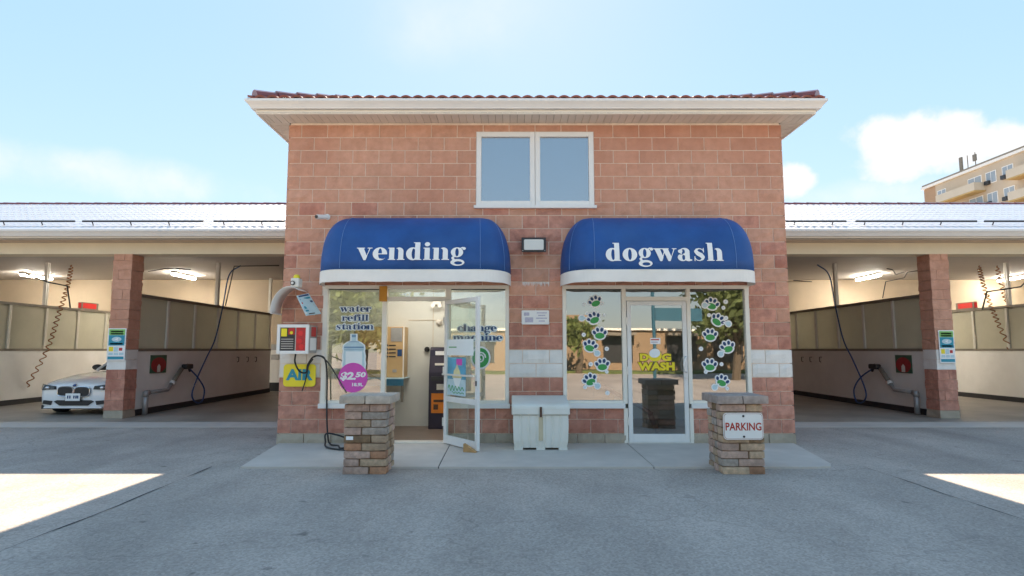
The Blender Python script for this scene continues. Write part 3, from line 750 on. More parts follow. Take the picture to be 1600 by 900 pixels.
def gut(zb):
    b = MB()
    cs = [(EX0, EY0, -1, -1), (EX1, EY0, 1, -1), (EX1, EY1, 1, 1), (EX0, EY1, -1, 1)]
    for (xa, ya, sa, ta), (xb, yb, sb, tb) in zip(cs, cs[1:] + cs[:1]):
        b.v_ = None
        A1 = [(xa + sa*o, ya + ta*o, zb + u) for o, u in prof]; B1 = [(xb + sb*o, yb + tb*o, zb + u) for o, u in prof]
        q = gutter_strip(A1, B1); b.add(q.v, q.f)
    return b
obj('gutter', gut(zs), M['white'], bld, fix=False)
def tile_slope(p00, p10, p01, p11, pitch=.18, course=.36, amp=.028, step_h=.022):
    """barrel tiles between an eave p00-p10 and a ridge p01-p11 (clipped at the hips)"""
    p00, p10, p01, p11 = map(Vector, (p00, p10, p01, p11))
    ex = (p10 - p00).normalized(); L = (p10 - p00).length
    up = (p01 - p00); up = (up - ex * up.dot(ex)); H = up.length; up.normalize(); nn = ex.cross(up)
    if nn.z < 0: nn = -nn
    b = MB(); nu = int(L / pitch * 8); nc = max(1, round(H / course))
    l1, r1 = (p01 - p00).dot(ex), (p11 - p00).dot(ex)
    for c in range(nc):
        rows = []
        for t, lift in ((c / nc, step_h), ((c + 1) / nc, .0)):
            lo, hi = l1 * t, L + (r1 - L) * t
            rows.append([p00 + ex * min(max(L*i/nu, lo), hi) + up * (H*t) + nn * (lift + amp * abs(math.cos(math.pi * (L*i/nu) / pitch)) ** .8) for i in range(nu + 1)])
        low = [p - nn * .03 for p in rows[0]]
        o = nu + 1
        b.add(low + rows[0] + rows[1], [(i, i+1, i+1+o, i+o) for i in range(nu)] + [(o+i, o+i+1, o+i+1+o, o+i+o) for i in range(nu)])
    return b
rz = zs + .185; RP = .36
gx0, gx1, gy0, gy1 = EX0-.09, EX1+.09, EY0-.09, EY1+.09
hw = (gx1 - gx0) / 2; rgz = rz + hw * RP; rx = (gx0 + gx1) / 2
ra, rb = (rx, gy0 + hw, rgz), (rx, gy1 - hw, rgz)
C = [(gx0, gy0, rz), (gx1, gy0, rz), (gx1, gy1, rz), (gx0, gy1, rz)]
roof = obj('roof', tile_slope(C[0], C[1], ra, ra, amp=.038), M['tile'], bld, fix=False); roof['kind'] = 'stuff'
b = MB()
for a_, b_, c_, d_ in ((C[1], C[2], ra, rb), (C[2], C[3], rb, rb), (C[3], C[0], rb, ra)):
    q = tile_slope(a_, b_, c_, d_); b.add(q.v, q.f)
tag(obj('side_roof_slope', b, M['tile'], roof, fix=False), kind='stuff')
for s_, e_ in ((C[0], ra), (C[1], ra), (C[2], rb), (C[3], rb), (ra, rb)):          # overlapping hip and ridge caps
    s_, e_ = Vector(s_), Vector(e_); d_ = (e_ - s_); n = int(d_.length / .34); d_.normalize()
    for i in range(n):
        p = s_ + d_ * (.34 * i + .1) + Vector((0, 0, .035))
        obj('cap_tile', MB().tube([Vector((0, 0, .012)), d_ * .36], [.10, .085], 10), M['tile'], roof, at=p)

# ---------------------------------------------------------------- awnings
def awning(label, x0, x1, text, tx0, tx1, zb0, xh):
    P_, H, R_ = .75, None, .48
    sn = lambda t: max(0, math.sin(t)) ** .8
    cn = lambda t: max(0, math.cos(t)) ** .8
    zv = onY(650, 421.5, -.75)[1]; H = onY(650, 344, 0)[1] - zv; vz = onY(650, 440, -.75)[1]
    xc, W0 = (x0 + x1) / 2, (x1 - x0) / 2 - R_
    t_ = thing('awning', label, 'awning', (xc, 0, vz))
    def plan(q):                                       # q 0..1 round the plan outline at full size
        a = (W0 / (W0 + .9)) 
        ang = 0
        segs = [R_ * 1.45, 2 * W0, R_ * 1.45]; tot = sum(segs); s_ = q * tot
        if s_ < segs[0]:
            w = s_ / segs[0] * math.pi / 2; return (-W0 - R_ * cn(w), -P_ * sn(w), 1)
        if s_ < segs[0] + segs[1]: return (-W0 + (s_ - segs[0]), -P_, 0)
        w = (s_ - segs[0] - segs[1]) / segs[2] * math.pi / 2
        return (W0 + R_ * sn(w), -P_ * cn(w), 1)
    def surf(q, t, off=0.0):
        x, y, _ = plan(q); k = sn(t)
        k *= 1 - .012 * abs(math.sin(5 * math.pi * q)) * math.sin(t)
        cx = max(-W0, min(W0, x))
        px_, py_ = cx + (x - cx) * k, y * k
        # outward sag: gentle canvas hollow between ribs
        return Vector((xc + px_ * (1 + off*.3), py_ - off, zv + H * cn(t) + off * .4))
    NQ, NT = 72, 14
    g_ = MB().add([surf(i/NQ, .02 + (math.pi/2 - .02) * j/NT) for j in range(NT+1) for i in range(NQ+1)],
                  [(j*(NQ+1)+i, j*(NQ+1)+i+1, (j+1)*(NQ+1)+i+1, (j+1)*(NQ+1)+i) for j in range(NT) for i in range(NQ)])
    o = obj('canopy', g_, M['navy'], t_, smooth=True)
    sd = o.modifiers.new('thick', 'SOLIDIFY'); sd.thickness = .006
    tot = R_ * 2.9 + 2 * W0
    for q in (R_ * .62 / tot, (R_ * 1.45 - .03) / tot, 1 - (R_ * 1.45 - .03) / tot, 1 - R_ * .62 / tot):
        obj('seam', MB().tube([surf(q, .06 + 1.5 * j/14, .002) for j in range(15)], .0042, 5), M['navy_seam'], t_)
    V, Fc = [], []
    for i in range(NQ + 1):
        x, y, c_ = plan(i / NQ)
        for dz, f in ((zv, 1.0), (vz + .1, 1.004), (vz, 1.006)):
            V.append((xc + max(-W0, min(W0, x)) + (x - max(-W0, min(W0, x))) * f, y * f, dz + (.003 * math.sin(i * .9) if dz == vz else 0)))
    Fc = [(i*3+j, (i+1)*3+j, (i+1)*3+j+1, i*3+j+1) for i in range(NQ) for j in range(2)]
    o = obj('valance', MB().add(V, Fc), M['valance'], t_)
    sd = o.modifiers.new('thick', 'SOLIDIFY'); sd.thickness = .003
    obj('valance_binding', MB().tube([surf(i/NQ, math.pi/2, .003) for i in range(NQ+1)], .006, 5), M['valance'], t_)
    def place(x, z):
        c = max(0, min(1, (z - zv) / H)) ** 1.25; tt = math.acos(c)
        return (x, -P_ * sn(tt) - .005, z + .002)
    word(text, (tx0 + tx1) / 2, zb0, xh, tx1 - tx0, place, M['print_white'], t_)
def awx(px, py): return onY(px, py, -.74)
awning('navy blue dome awning lettered vending above the water shop front', onY(505, 421, -.12)[0], awx(798, 421)[0], 'vending',
       awx(557, 400)[0], awx(727, 400)[0], awx(640, 406.5)[1], awx(640, 387)[1] - awx(640, 406.5)[1])
awning('navy blue dome awning lettered dogwash above the paw print windows', awx(882, 421)[0], onY(1171, 421, -.12)[0], 'dogwash',
       awx(946, 400)[0], awx(1131, 400)[0], awx(1040, 408)[1], awx(1040, 388)[1] - awx(1040, 408)[1])

# lime bloom running down under the flood light
b = MB(); rg = random.Random(3)
xa, za = onY(816, 441, -.03); xb, _ = onY(858, 441, -.03); x = xa
while x < xb:
    w = rg.uniform(.008, .02); h = rg.uniform(.02, .075)
    b.add([(x, -.0305, za), (x + w, -.0305, za + .004), (x + w*.8, -.0305, za - h*.7), (x + w*.45, -.0305, za - h)], [(0, 1, 2, 3)]); x += w + rg.uniform(0, .006)
obj('lime_bloom', b, M['block_white'], bld)

# ---------------------------------------------------------------- wash bay wings
BY, BACK, ZB, ZC = 3.30, 11.25, 3.37, 3.75        # pier front, back wall, beam underside, ceiling
def pier(label, x0, grp=True):
    w = .385
    t_ = thing('block_pier', label, 'pier', (x0 + w/2, BY + w/2, 0), 'block piers between the wash bays')
    core = obj('mortar_core', MB().box(x0+.02, x0+w-.02, BY+.02, BY+w-.02, 0, ZB), M['mortar'], t_)
    def solid(nm, ax0, ax1, z0, z1, mt, sd):
        b = MB(); nx, ny, nz = 3, 3, 2
        cx, cz = (ax0+ax1)/2, (z0+z1)/2
        bm = bmesh.new(); bmesh.ops.create_cube(bm, size=1)
        bmesh.ops.subdivide_edges(bm, edges=bm.edges, cuts=2, use_grid_fill=True)
        for v in bm.verts:
            p = Vector((v.co.x*(ax1-ax0), v.co.y*w, v.co.z*(z1-z0)))
            k = .012 * mnoise.noise((p.x*8+sd, p.y*8, p.z*9+sd*2))
            rim = .006 if sum(abs(abs(c) - .5) < 1e-4 for c in v.co) > 1 else 0
            if abs(abs(v.co.y) - .5) < 1e-4: p.y += math.copysign(k - rim, v.co.y)
            if abs(abs(v.co.x) - .5) < 1e-4 and (ax1-ax0) > .3: p.x += math.copysign(k - rim, v.co.x)
            v.co = p
        me = bpy.data.meshes.new('block'); bm.to_mesh(me); bm.free(); me.materials.append(M[mt])
        obj(nm, me, None, t_, at=(cx, BY + w/2, cz))
    z, k = .012, 0
    rows = [(.16, 'block_base')] + [(CH, None)] * 20
    for h_, mt in rows:
        z1 = min(z + h_, ZB)
        if z1 - z < .03: break
        m_ = mt or ('block_white' if k in (5, 6) else 'block_low' if k < 5 else 'block')
        if k == 0 or k % 2: solid('base_block' if k == 0 else 'block', x0+.003, x0+w-.003, z+.003, z1-.003, m_, k*1.7 + x0)
        else:
            f = .32 if k % 4 else .6
            solid('block', x0+.003, x0+w*f-.003, z+.003, z1-.003, m_, k + x0); solid('block', x0+w*f+.003, x0+w-.003, z+.003, z1-.003, m_, k*2.1 + x0)
        z, k = z1, k + 1
    return t_
pier('square salmon block pier beside the white car', -8.255)
pier('square salmon block pier with a white base, right of the dog wash', 8.655)
pier('block pier at the outer end of the left wash bays', -12.95)
pier('block pier at the outer end of the right wash bays', 13.35)

def partition(label, X, sgn, y1=10.85):
    """low wall with frosted panels between two bays; sgn = side the camera sees"""
    t_ = thing('bay_partition', label, 'partition', (X, (BY + y1)/2, 0), 'panelled partitions between the wash bays')
    th = .06
    y0 = BY + .392
    bx('kerb', X-.09, X+.09, y0, y1, .012, .14, M['dark'], t_)
    bx('lower_wall', X-th, X+th, y0, y1, .141, 1.36, M['baywhite'], t_)
    bx('bottom_rail', X-th-.012, X+th+.012, y0, y1, 1.361, 1.42, M['rail'], t_)
    bx('top_rail', X-th-.012, X+th+.012, y0, y1, 2.52, 2.585, M['rail'], t_)
    ys = [y0 + (y1 - y0) * i / 6 for i in range(7)]
    for i, (a, c) in enumerate(zip(ys, ys[1:])):
        bx('frosted_panel', X-.012, X+.012, a+.04, c-.04, 1.421, 2.519, M['frost'], t_)
    for i, y in enumerate(ys):
        yy = min(max(y, y0+.05), y1-.05)
        for dy in (-.036, .006):
            bx('mullion', X-.05, X+.05, yy+dy, yy+dy+.03, 1.421, 2.519, M['alu'], t_)
    for y in (onX(340 if sgn > 0 else 1306, 450, X)[0], y1 - .08) if abs(X) < 10 else (onX(72 if sgn > 0 else 1575, 450, X)[0],):
        for dy in (-.05, .012):
            bx('post', X-.04, X+.04, y+dy, y+dy+.038, 2.586, ZC, M['alu'], t_)
    return t_
XPL, XPR, XQL, XQR = -8.0, 8.86, -12.66, 13.45
partition('frosted panel partition beside the hanging blue hose, left bays', XPL, 1)
partition('frosted panel partition beside the hanging blue hose, right bays', XPR, -1)
partition('frosted panel partition behind the white car', XQL, 1)
partition('frosted panel partition at the far right edge', XQR, -1)

def wing(sx, label):
    xi = XL - .012 if sx < 0 else XR + .012
    xo = -22 if sx < 0 else 22
    x0, x1 = min(xi, xo), max(xi, xo)
    t_ = thing('wash_bay_wing', label, 'building', ((x0+x1)/2, BY, 0), 'wash bay wings either side of the shop')
    bx('beam', x0, x1, BY+.01, BY+.36, ZB, ZB+.235, M['cream2'], t_)
    bx('wall_plate', x0, x1, BY-.03, BY+.36, ZB+.236, ZB+.40, M['plate'], t_)
    bx('ceiling', x0, x1, BY+.361, BACK, ZC, ZC+.06, M['ceil'], t_)
    gy = BY - .40
    zf = onY(200 if sx < 0 else 1400, 371.5, gy)[1]
    bx('soffit', x0, x1, gy+.02, BY-.031, zf+.02, zf+.035, M['soffit'], t_)
    bx('fascia', x0, x1, gy, gy+.02, zf, zf+.15, M['cream'], t_)
    a = [(x0, gy - o, zf - .03 + u) for o, u in prof]; c = [(x1, gy - o, zf - .03 + u) for o, u in prof]
    obj('gutter', gutter_strip(a, c), M['white'], t_, fix=False)
    # back wall: tan above, white below, dark base
    for z0, z1, m_ in ((.012, .30, 'dark'), (.301, 1.40, 'baywhite'), (1.401, ZC, 'tan')):
        bx('back_wall', x0, x1, BACK, BACK+.2, z0, z1, M[m_], t_)
    bx('end_wall', (xo-.2 if sx < 0 else xo), (xo if sx < 0 else xo+.2), BY, BACK, 0, ZC, M['tan'], t_)
    # roof
    ze = zf + .135; yr = 7.3
    zr = onY(200, 319.5, yr)[1]
    rf = obj('roof', tile_slope((x0, gy-.1, ze), (x1, gy-.1, ze), (x0, yr, zr), (x1, yr, zr), pitch=.16, course=.40, amp=.014, step_h=.008), M['tile_low'], t_, fix=False); rf['kind'] = 'stuff'
    bs = MB().add([(x0, yr, zr), (x1, yr, zr), (x1, 12, ze), (x0, 12, ze)], [(0, 1, 2, 3)])
    obj('rear_roof_slope', bs, M['tile_low'], t_)
    up = Vector((0, yr - gy + .1, zr - ze)).normalized(); nn = Vector((0, -up.z, up.y))
    n = int((x1 - x0) / .36)
    cm = MB().tube([(-.18, 0, 0), (.2, 0, 0)], [.075, .062], 8).mesh('ridge_tile'); cm.materials.append(M['tile'])
    for i in range(n): obj('ridge_tile', cm, None, rf, at=(x0 + .19 + .36*i, yr, zr - .01))
    segs = [(-10, 117), (129, 318), (334, 446)] if sx < 0 else [(1227, 1322), (1337, 1526), (1538, 1700)]
    for p, q in segs:                                                     # snow rails set up the slope
        base = Vector((0, gy - .1, ze)) + up * .62 + nn * .095
        xa, xb = onY(p, 345, base.y)[0], onY(q, 345, base.y)[0]
        xa, xb = max(xa, x0+.02), min(xb, x1-.02)
        b = MB().tube([(xa, base.y, base.z), (xb, base.y, base.z)], .022, 6)
        x = xa + .2
        while x < xb: b.tube([(x, base.y, base.z), (x, base.y + .05, base.z - .08)], .012, 5); x += .8
        obj('snow_guard', b, M['dark'], t_)
    return t_
M['plate'] = mat('brown_soffit_board', (.46, .37, .28), .7, .06, 2)
M['cream2'] = mat('cream_beam', (.78, .67, .48), .6, .05, 2)
wing(-1, 'low wash bay wing with white gutter left of the shop')
wing(1, 'low wash bay wing with white gutter right of the shop')

# things hung in the bays
def lamp(label, X, px0, px1, py):
    """ceiling batten whose near and far ends show at the two pixels"""
    (xa, ya), (xb, yb) = onZ(*px0, ZC-.09), onZ(*px1, ZC-.09)
    a, c = Vector((xa, ya, ZC-.09)), Vector((xb, yb, ZC-.09))
    d = (c - a); d = d.normalized() * min(d.length, 1.3); c = a + d
    t_ = thing('batten_light', label, 'light', (a + c)/2 + Vector((0, 0, .09)), 'ceiling batten lights in the wash bays')
    q = d.to_track_quat('X', 'Z').to_matrix().to_4x4(); T = Matrix.Translation((a + c)/2) @ q; h = d.length/2
    obj('housing', MB().box(-h, h, -.07, .07, .03, .088).xf(T), M['rail'], t_)
    obj('diffuser', MB().box(-h+.02, h-.02, -.06, .06, -.03, .029).xf(T), M['tube_light'], t_, bevel=.02)
lamp('lit batten light nearest the vending shop in the left bay', 0, (270, 428), (313, 438), 0)
lamp('lit batten light above the white car', 0, (33, 429), (88, 438), 0)
lamp('lit batten light in the bay beside the dog wash', 0, (1374, 430), (1328, 440), 0)
lamp('lit batten light at the far right edge', 0, (1604, 432), (1556, 440), 0)
def wire(name, label, cat, pts, r, m, smooth=True):
    o = obj(name, MB().tube([Vector(p) - Vector(pts[0]) for p in pts], r, 7), M[m], at=pts[0], smooth=smooth); return tag(o, label, cat)
def spline(pts, n=8):
    P = [Vector(p) for p in pts]; P = [P[0]*2 - P[1]] + P + [P[-1]*2 - P[-2]]; out = []
    for i in range(1, len(P) - 2):
        for k in range(n):
            t = k / n; a, b_, c, d = P[i-1], P[i], P[i+1], P[i+2]
            out.append(.5 * ((2*b_) + (c-a)*t + (2*a-5*b_+4*c-d)*t*t + (3*b_-3*c+d-a)*t**3))
    return out + [P[-2]]
def coil(path, r, turns, hose, label, m):
    sp = spline(path, 40); L = len(sp); pts = []
    for i in range(turns * 10):
        f = i / (turns*10 - 1) * (L - 1); j = min(int(f), L - 2); p = sp[j].lerp(sp[j+1], f - j)
        q = 2*math.pi*i/10; k = r * min(1, i/14, (turns*10-1-i)/14)
        pts.append(p + Vector((math.cos(q)*k, math.sin(q)*k, 0)))
    wire('coiled_hose', label, 'hose', pts, hose, m)
M['dull_green'] = mat('faded_green_print', (.05, .12, .07), .5, .2, 8); M['dull_red'] = mat('faded_red_print', (.34, .03, .03), .5, .2, 8)
def bayside(sgn, XP, px, nm):
    """what hangs on one partition; px maps a left-hand pixel to this side"""
    f = XP + sgn * .062
    def W(x, y, off=0.0): Y, Z = onX(px(x), y, f + sgn*off); return Vector((f + sgn*off, Y, Z))
    # foam brush in its pipe holder
    p0 = W(226, 645, .12); p0.z = .02
    t_ = thing('foam_brush', 'foam brush resting in a bent pipe holder, ' + nm + ' bay', 'wash brush', p0, 'foam brushes in the wash bays')
    e1 = W(227, 614, .12); e1.y = p0.y
    e2 = W(262, 609, .12); e3 = W(268, 600, .12); e4 = W(284, 576, .14)
    obj('standpipe', MB().tube([p0, e1 - Vector((0, 0, .06))], .055, 10), M['pipe'], t_, smooth=True)
    obj('elbow', MB().tube([e1 - Vector((0, 0, .08)), e1, e1.lerp(e2, .12)], .06, 10), M['pipe'], t_, smooth=True)
    obj('arm', MB().tube([e1, e2, e3], .042, 10), M['pipe'], t_, smooth=True)
    obj('holder_tube', MB().tube([e3, e4], .05, 10), M['rail'], t_, smooth=True)
    obj('collar', MB().tube([e3, e3.lerp(e4, .15)], .062, 10), M['white'], t_, smooth=True)
    obj('handle', MB().tube([e4, W(293, 570, .16), W(297, 580, .16)], .03, 8), M['black'], t_, smooth=True)
    obj('brush_head', MB().box(-.07, .07, -.16, .16, -.07, .05).xf(Matrix.Translation(W(293, 572, .16))), M['black'], t_, bevel=.03)
    # blue hose from the brush up to the ceiling boom
    pts = spline([W(296, 576, .17), W(309, 590, .25), W(319, 608, .3), W(316, 626, .3), W(307, 629, .3), W(300, 618, .3), W(306, 596, .25), W(322, 560, .2), W(336, 530, .2), W(348, 480, .15), W(358, 430, .15), (f + sgn*.4, W(362, 420, .15).y, ZC-.03)], 8)
    wire('blue_hose', 'blue hose looping from the foam brush to the ceiling, ' + nm + ' bay', 'hose', pts, .018, 'blue_hose')
    # sign board, hooks
    a, c = W(235, 555), W(258, 582)
    s_ = thing('sign_board', 'square red and green sign board on the ' + nm + ' bay wall', 'sign', Vector((f, (a.y+c.y)/2, c.z)))
    xx = sorted((f + sgn*.002, f + sgn*.02)); bx('panel', *xx, min(a.y, c.y), max(a.y, c.y), c.z, a.z, M['dull_green'], s_)
    xx = sorted((f + sgn*.021, f + sgn*.024)); yy = sorted((a.y, c.y)); cy, cz, rr = (yy[0]+yy[1])/2, (a.z+c.z)/2, (a.z-c.z)/2
    obj('red_disc', MB().prism([(cy + (yy[1]-yy[0])*.47*math.cos(q*math.pi/12), cz - rr*.1 + rr*.85*math.sin(q*math.pi/12)) for q in range(24)], xx[0], xx[1], 'YZ'), M['dull_red'], s_)
    obj('emblem', MB().prism([(cy-.06, c.z+.02), (cy+.06, c.z+.02), (cy+.06, cz-.05), (cy, cz), (cy-.06, cz-.05)], f + sgn*.025, f + sgn*.028, 'YZ'), M['room'], s_)
    for k, q in enumerate((370, 385, 398)):
        p = W(q, 558, .0)
        o = wire('wall_hook', ('nearest', 'middle', 'farthest')[k] + ' of three hooks on the ' + nm + ' bay partition', 'hook',
                 [p, p + Vector((sgn*.06, 0, .0)), p + Vector((sgn*.06, 0, -.12)), p + Vector((sgn*.02, 0, -.14))], .012, 'dark', False)
bayside(1, XPL, lambda x: x, 'left')
bayside(-1, XPR, lambda x: 1655.5 - x + (4 if x < 300 else -2), 'right')
def ceil(px, py, dz=.03): X, Y = onZ(px, py, ZC - dz); return Vector((X, Y, ZC - dz))
def boom(label, pts): wire('ceiling_boom', label, 'boom', pts, .016, 'dark')
c1 = ceil(300, 420); boom('thin hose boom under the ceiling of the left bay', [ceil(232, 424), ceil(262, 419), ceil(298, 421)])
X1 = -6.0
boom('bent boom pipe hanging before the post in the left bay', [(*onZ(436, 415, ZC-.06), ZC-.06), (*onZ(366, 416, ZC-.06), ZC-.06), (onY(352, 478, onZ(366, 416, ZC-.06)[1])[0], onZ(366, 416, ZC-.06)[1], onY(352, 478, onZ(366, 416, ZC-.06)[1])[1])])
yb_ = onZ(1290, 440, ZC-.06)[1]
boom('bent boom pipe over the partition, bay beside the dog wash', [(*onZ(1240, 438, ZC-.06), ZC-.06), (*onZ(1280, 441, ZC-.06), ZC-.06), (onY(1295, 478, onZ(1280, 441, ZC-.06)[1])[0], onZ(1280, 441, ZC-.06)[1], onY(1295, 478, onZ(1280, 441, ZC-.06)[1])[1])])
y2_ = onZ(1383, 440, ZC-.1)[1]
boom('boom pipe with raised elbow left of the right pier', [Vector((onY(1379, 466, y2_)[0], y2_, onY(1379, 466, y2_)[1])), (onY(1384, 440, y2_)[0], y2_, ZC-.1), (*onZ(1413, 434, ZC-.1), ZC-.1), (*onZ(1418, 425, ZC-.06), ZC-.06), (*onZ(1440, 422, ZC-.06), ZC-.06)])
boom('swivel boom joint under the ceiling of the right bay', [ceil(1386, 420), ceil(1394, 421), ceil(1400, 429, .1), ceil(1412, 425)])
def drop(px, py, Y): X, Z = onY(px, py, Y); return (X, Y, Z)
yc_ = onZ(112, 415, ZC-.02)[1]
coil([drop(112, 413, yc_), drop(106, 445, yc_-.3), drop(92, 490, yc_-.6), drop(72, 550, yc_-.8), drop(30, 624, yc_-.9)], .05, 26, .014, 'orange coiled hose hanging beside the white car', 'orange_hose')
wire('boom_pipe', 'dark boom pipe crossing behind the post above the white car', 'boom', [drop(40, 428, 6.2), drop(76, 441, 6.6), drop(105, 447, 6.8), drop(110, 482, 6.8)], .02, 'dark')
yd_ = onZ(1530, 416, ZC-.02)[1]
coil([drop(1530, 415, yd_), drop(1535, 440, yd_-.1), drop(1547, 475, yd_-.3), drop(1564, 515, yd_-.4), drop(1600, 592, yd_-.6)], .05, 24, .014, 'brown coiled hose hanging right of the right pier', 'orange_hose')
ye_ = onZ(1558, 416, ZC-.02)[1]
coil([drop(1558, 415, ye_), drop(1561, 432, ye_), drop(1568, 455, ye_), drop(1571, 472, ye_)], .05, 9, .014, 'short brown coiled hose beside the far right post', 'orange_hose')
wire('boom_pipe', 'dark boom pipe crossing behind the far right post', 'boom', [drop(1602, 441, 6.6), drop(1595, 448, 6.6), drop(1542, 456, 6.8), drop(1535, 484, 6.8)], .02, 'dark')
def ledbox(label, px, X):
    Y, Z = onX(px, 484, X); t_ = thing('display_box', label, 'display', (X, Y, Z), 'red displays on the partition rails')
    bx('case', X-.05, X+.05, Y-.42, Y+.3, 2.586, 2.586+.2, M['rail'], t_)
    s = 1 if X < 0 else -1
    xx = sorted((X + s*.051, X + s*.056)); bx('screen', *xx, Y-.36, Y+.2, 2.61, 2.76, M['led'], t_)
    bx('screen', X-.04, X+.04, Y-.426, Y-.421, 2.61, 2.76, M['led'], t_)
ledbox('red lit display box on the partition rail behind the white car', 140, XQL)
ledbox('red lit display box on the partition rail right of the right pier', 1508, XQR)
def poster(label, x0, x1, z0, z1, y):
    t_ = thing('pay_sign', label, 'sign', ((x0+x1)/2, y, z0), 'pay signs on the bay piers')
    bx('board', x0, x1, y-.012, y-.002, z0, z1, M['print_white'], t_)
    w, h = x1-x0, z1-z0
    def P(nm, a, c, d, e, m): return bx(nm, x0+w*a, x0+w*c, y-.0145, y-.0125, z0+h*d, z0+h*e, M[m], t_)
    P('green_band', .06, .94, .79, .97, 'lime'); P('teal_band', .06, .94, .46, .785, 'teal'); P('teal_band', .06, .94, .03, .12, 'teal')
    P('yellow_mark', .1, .34, .28, .42, 'yellow'); P('red_mark', .66, .84, .30, .39, 'red')
    P('pale_mark', .38, .6, .27, .42, 'pale_blue')
    for i in range(3): P('grey_print', .1 + .29*i, .34 + .29*i, .16, .24, 'pale_blue')
    for i, zz in enumerate((.9, .83)): P('white_line', .16, .84, zz-.025, zz+.022, 'pale_blue')
    P('white_line', .16, .84, .49, .54, 'print_white')
    obj('ring_emblem', MB().prism([(x0+w*.5 + .1*math.cos(q*math.pi/10), z0+h*.655 + .05*math.sin(q*math.pi/10)) for q in range(20)], y-.016, y-.0147), M['pale_blue'], t_)
    obj('arrow_emblem', MB().prism([(x0+w*.38, z0+h*.655), (x0+w*.6, z0+h*.7), (x0+w*.54, z0+h*.655), (x0+w*.6, z0+h*.61)], y-.018, y-.0162), M['print_white'], t_)
a = onY(171, 513, BY); c = onY(196, 563, BY); poster('white and teal pay sign on the pier beside the car', a[0], c[0], c[1], a[1], BY - .02)
a = onY(1464, 516, BY); c = onY(1492, 567, BY); poster('white and teal pay sign on the pier right of the dog wash', a[0], c[0], c[1], a[1], BY - .02)
a = onY(424, 520, BACK); c = onY(436, 534, BACK); 
for k, (p0, p1, lb) in enumerate((((424, 519), (435, 530), 'upper'), ((424, 538), (435, 547), 'middle'), ((424, 554), (436, 562), 'lower'))):
    a, c = onY(*p0, BACK), onY(*p1, BACK)
    o = bx('wall_notice', a[0], c[0], BACK-.012, BACK-.002, c[1], a[1], M['pipe' if k else 'tan']); tag(o, lb + ' of three small notices at the back of the left bay', 'notice')

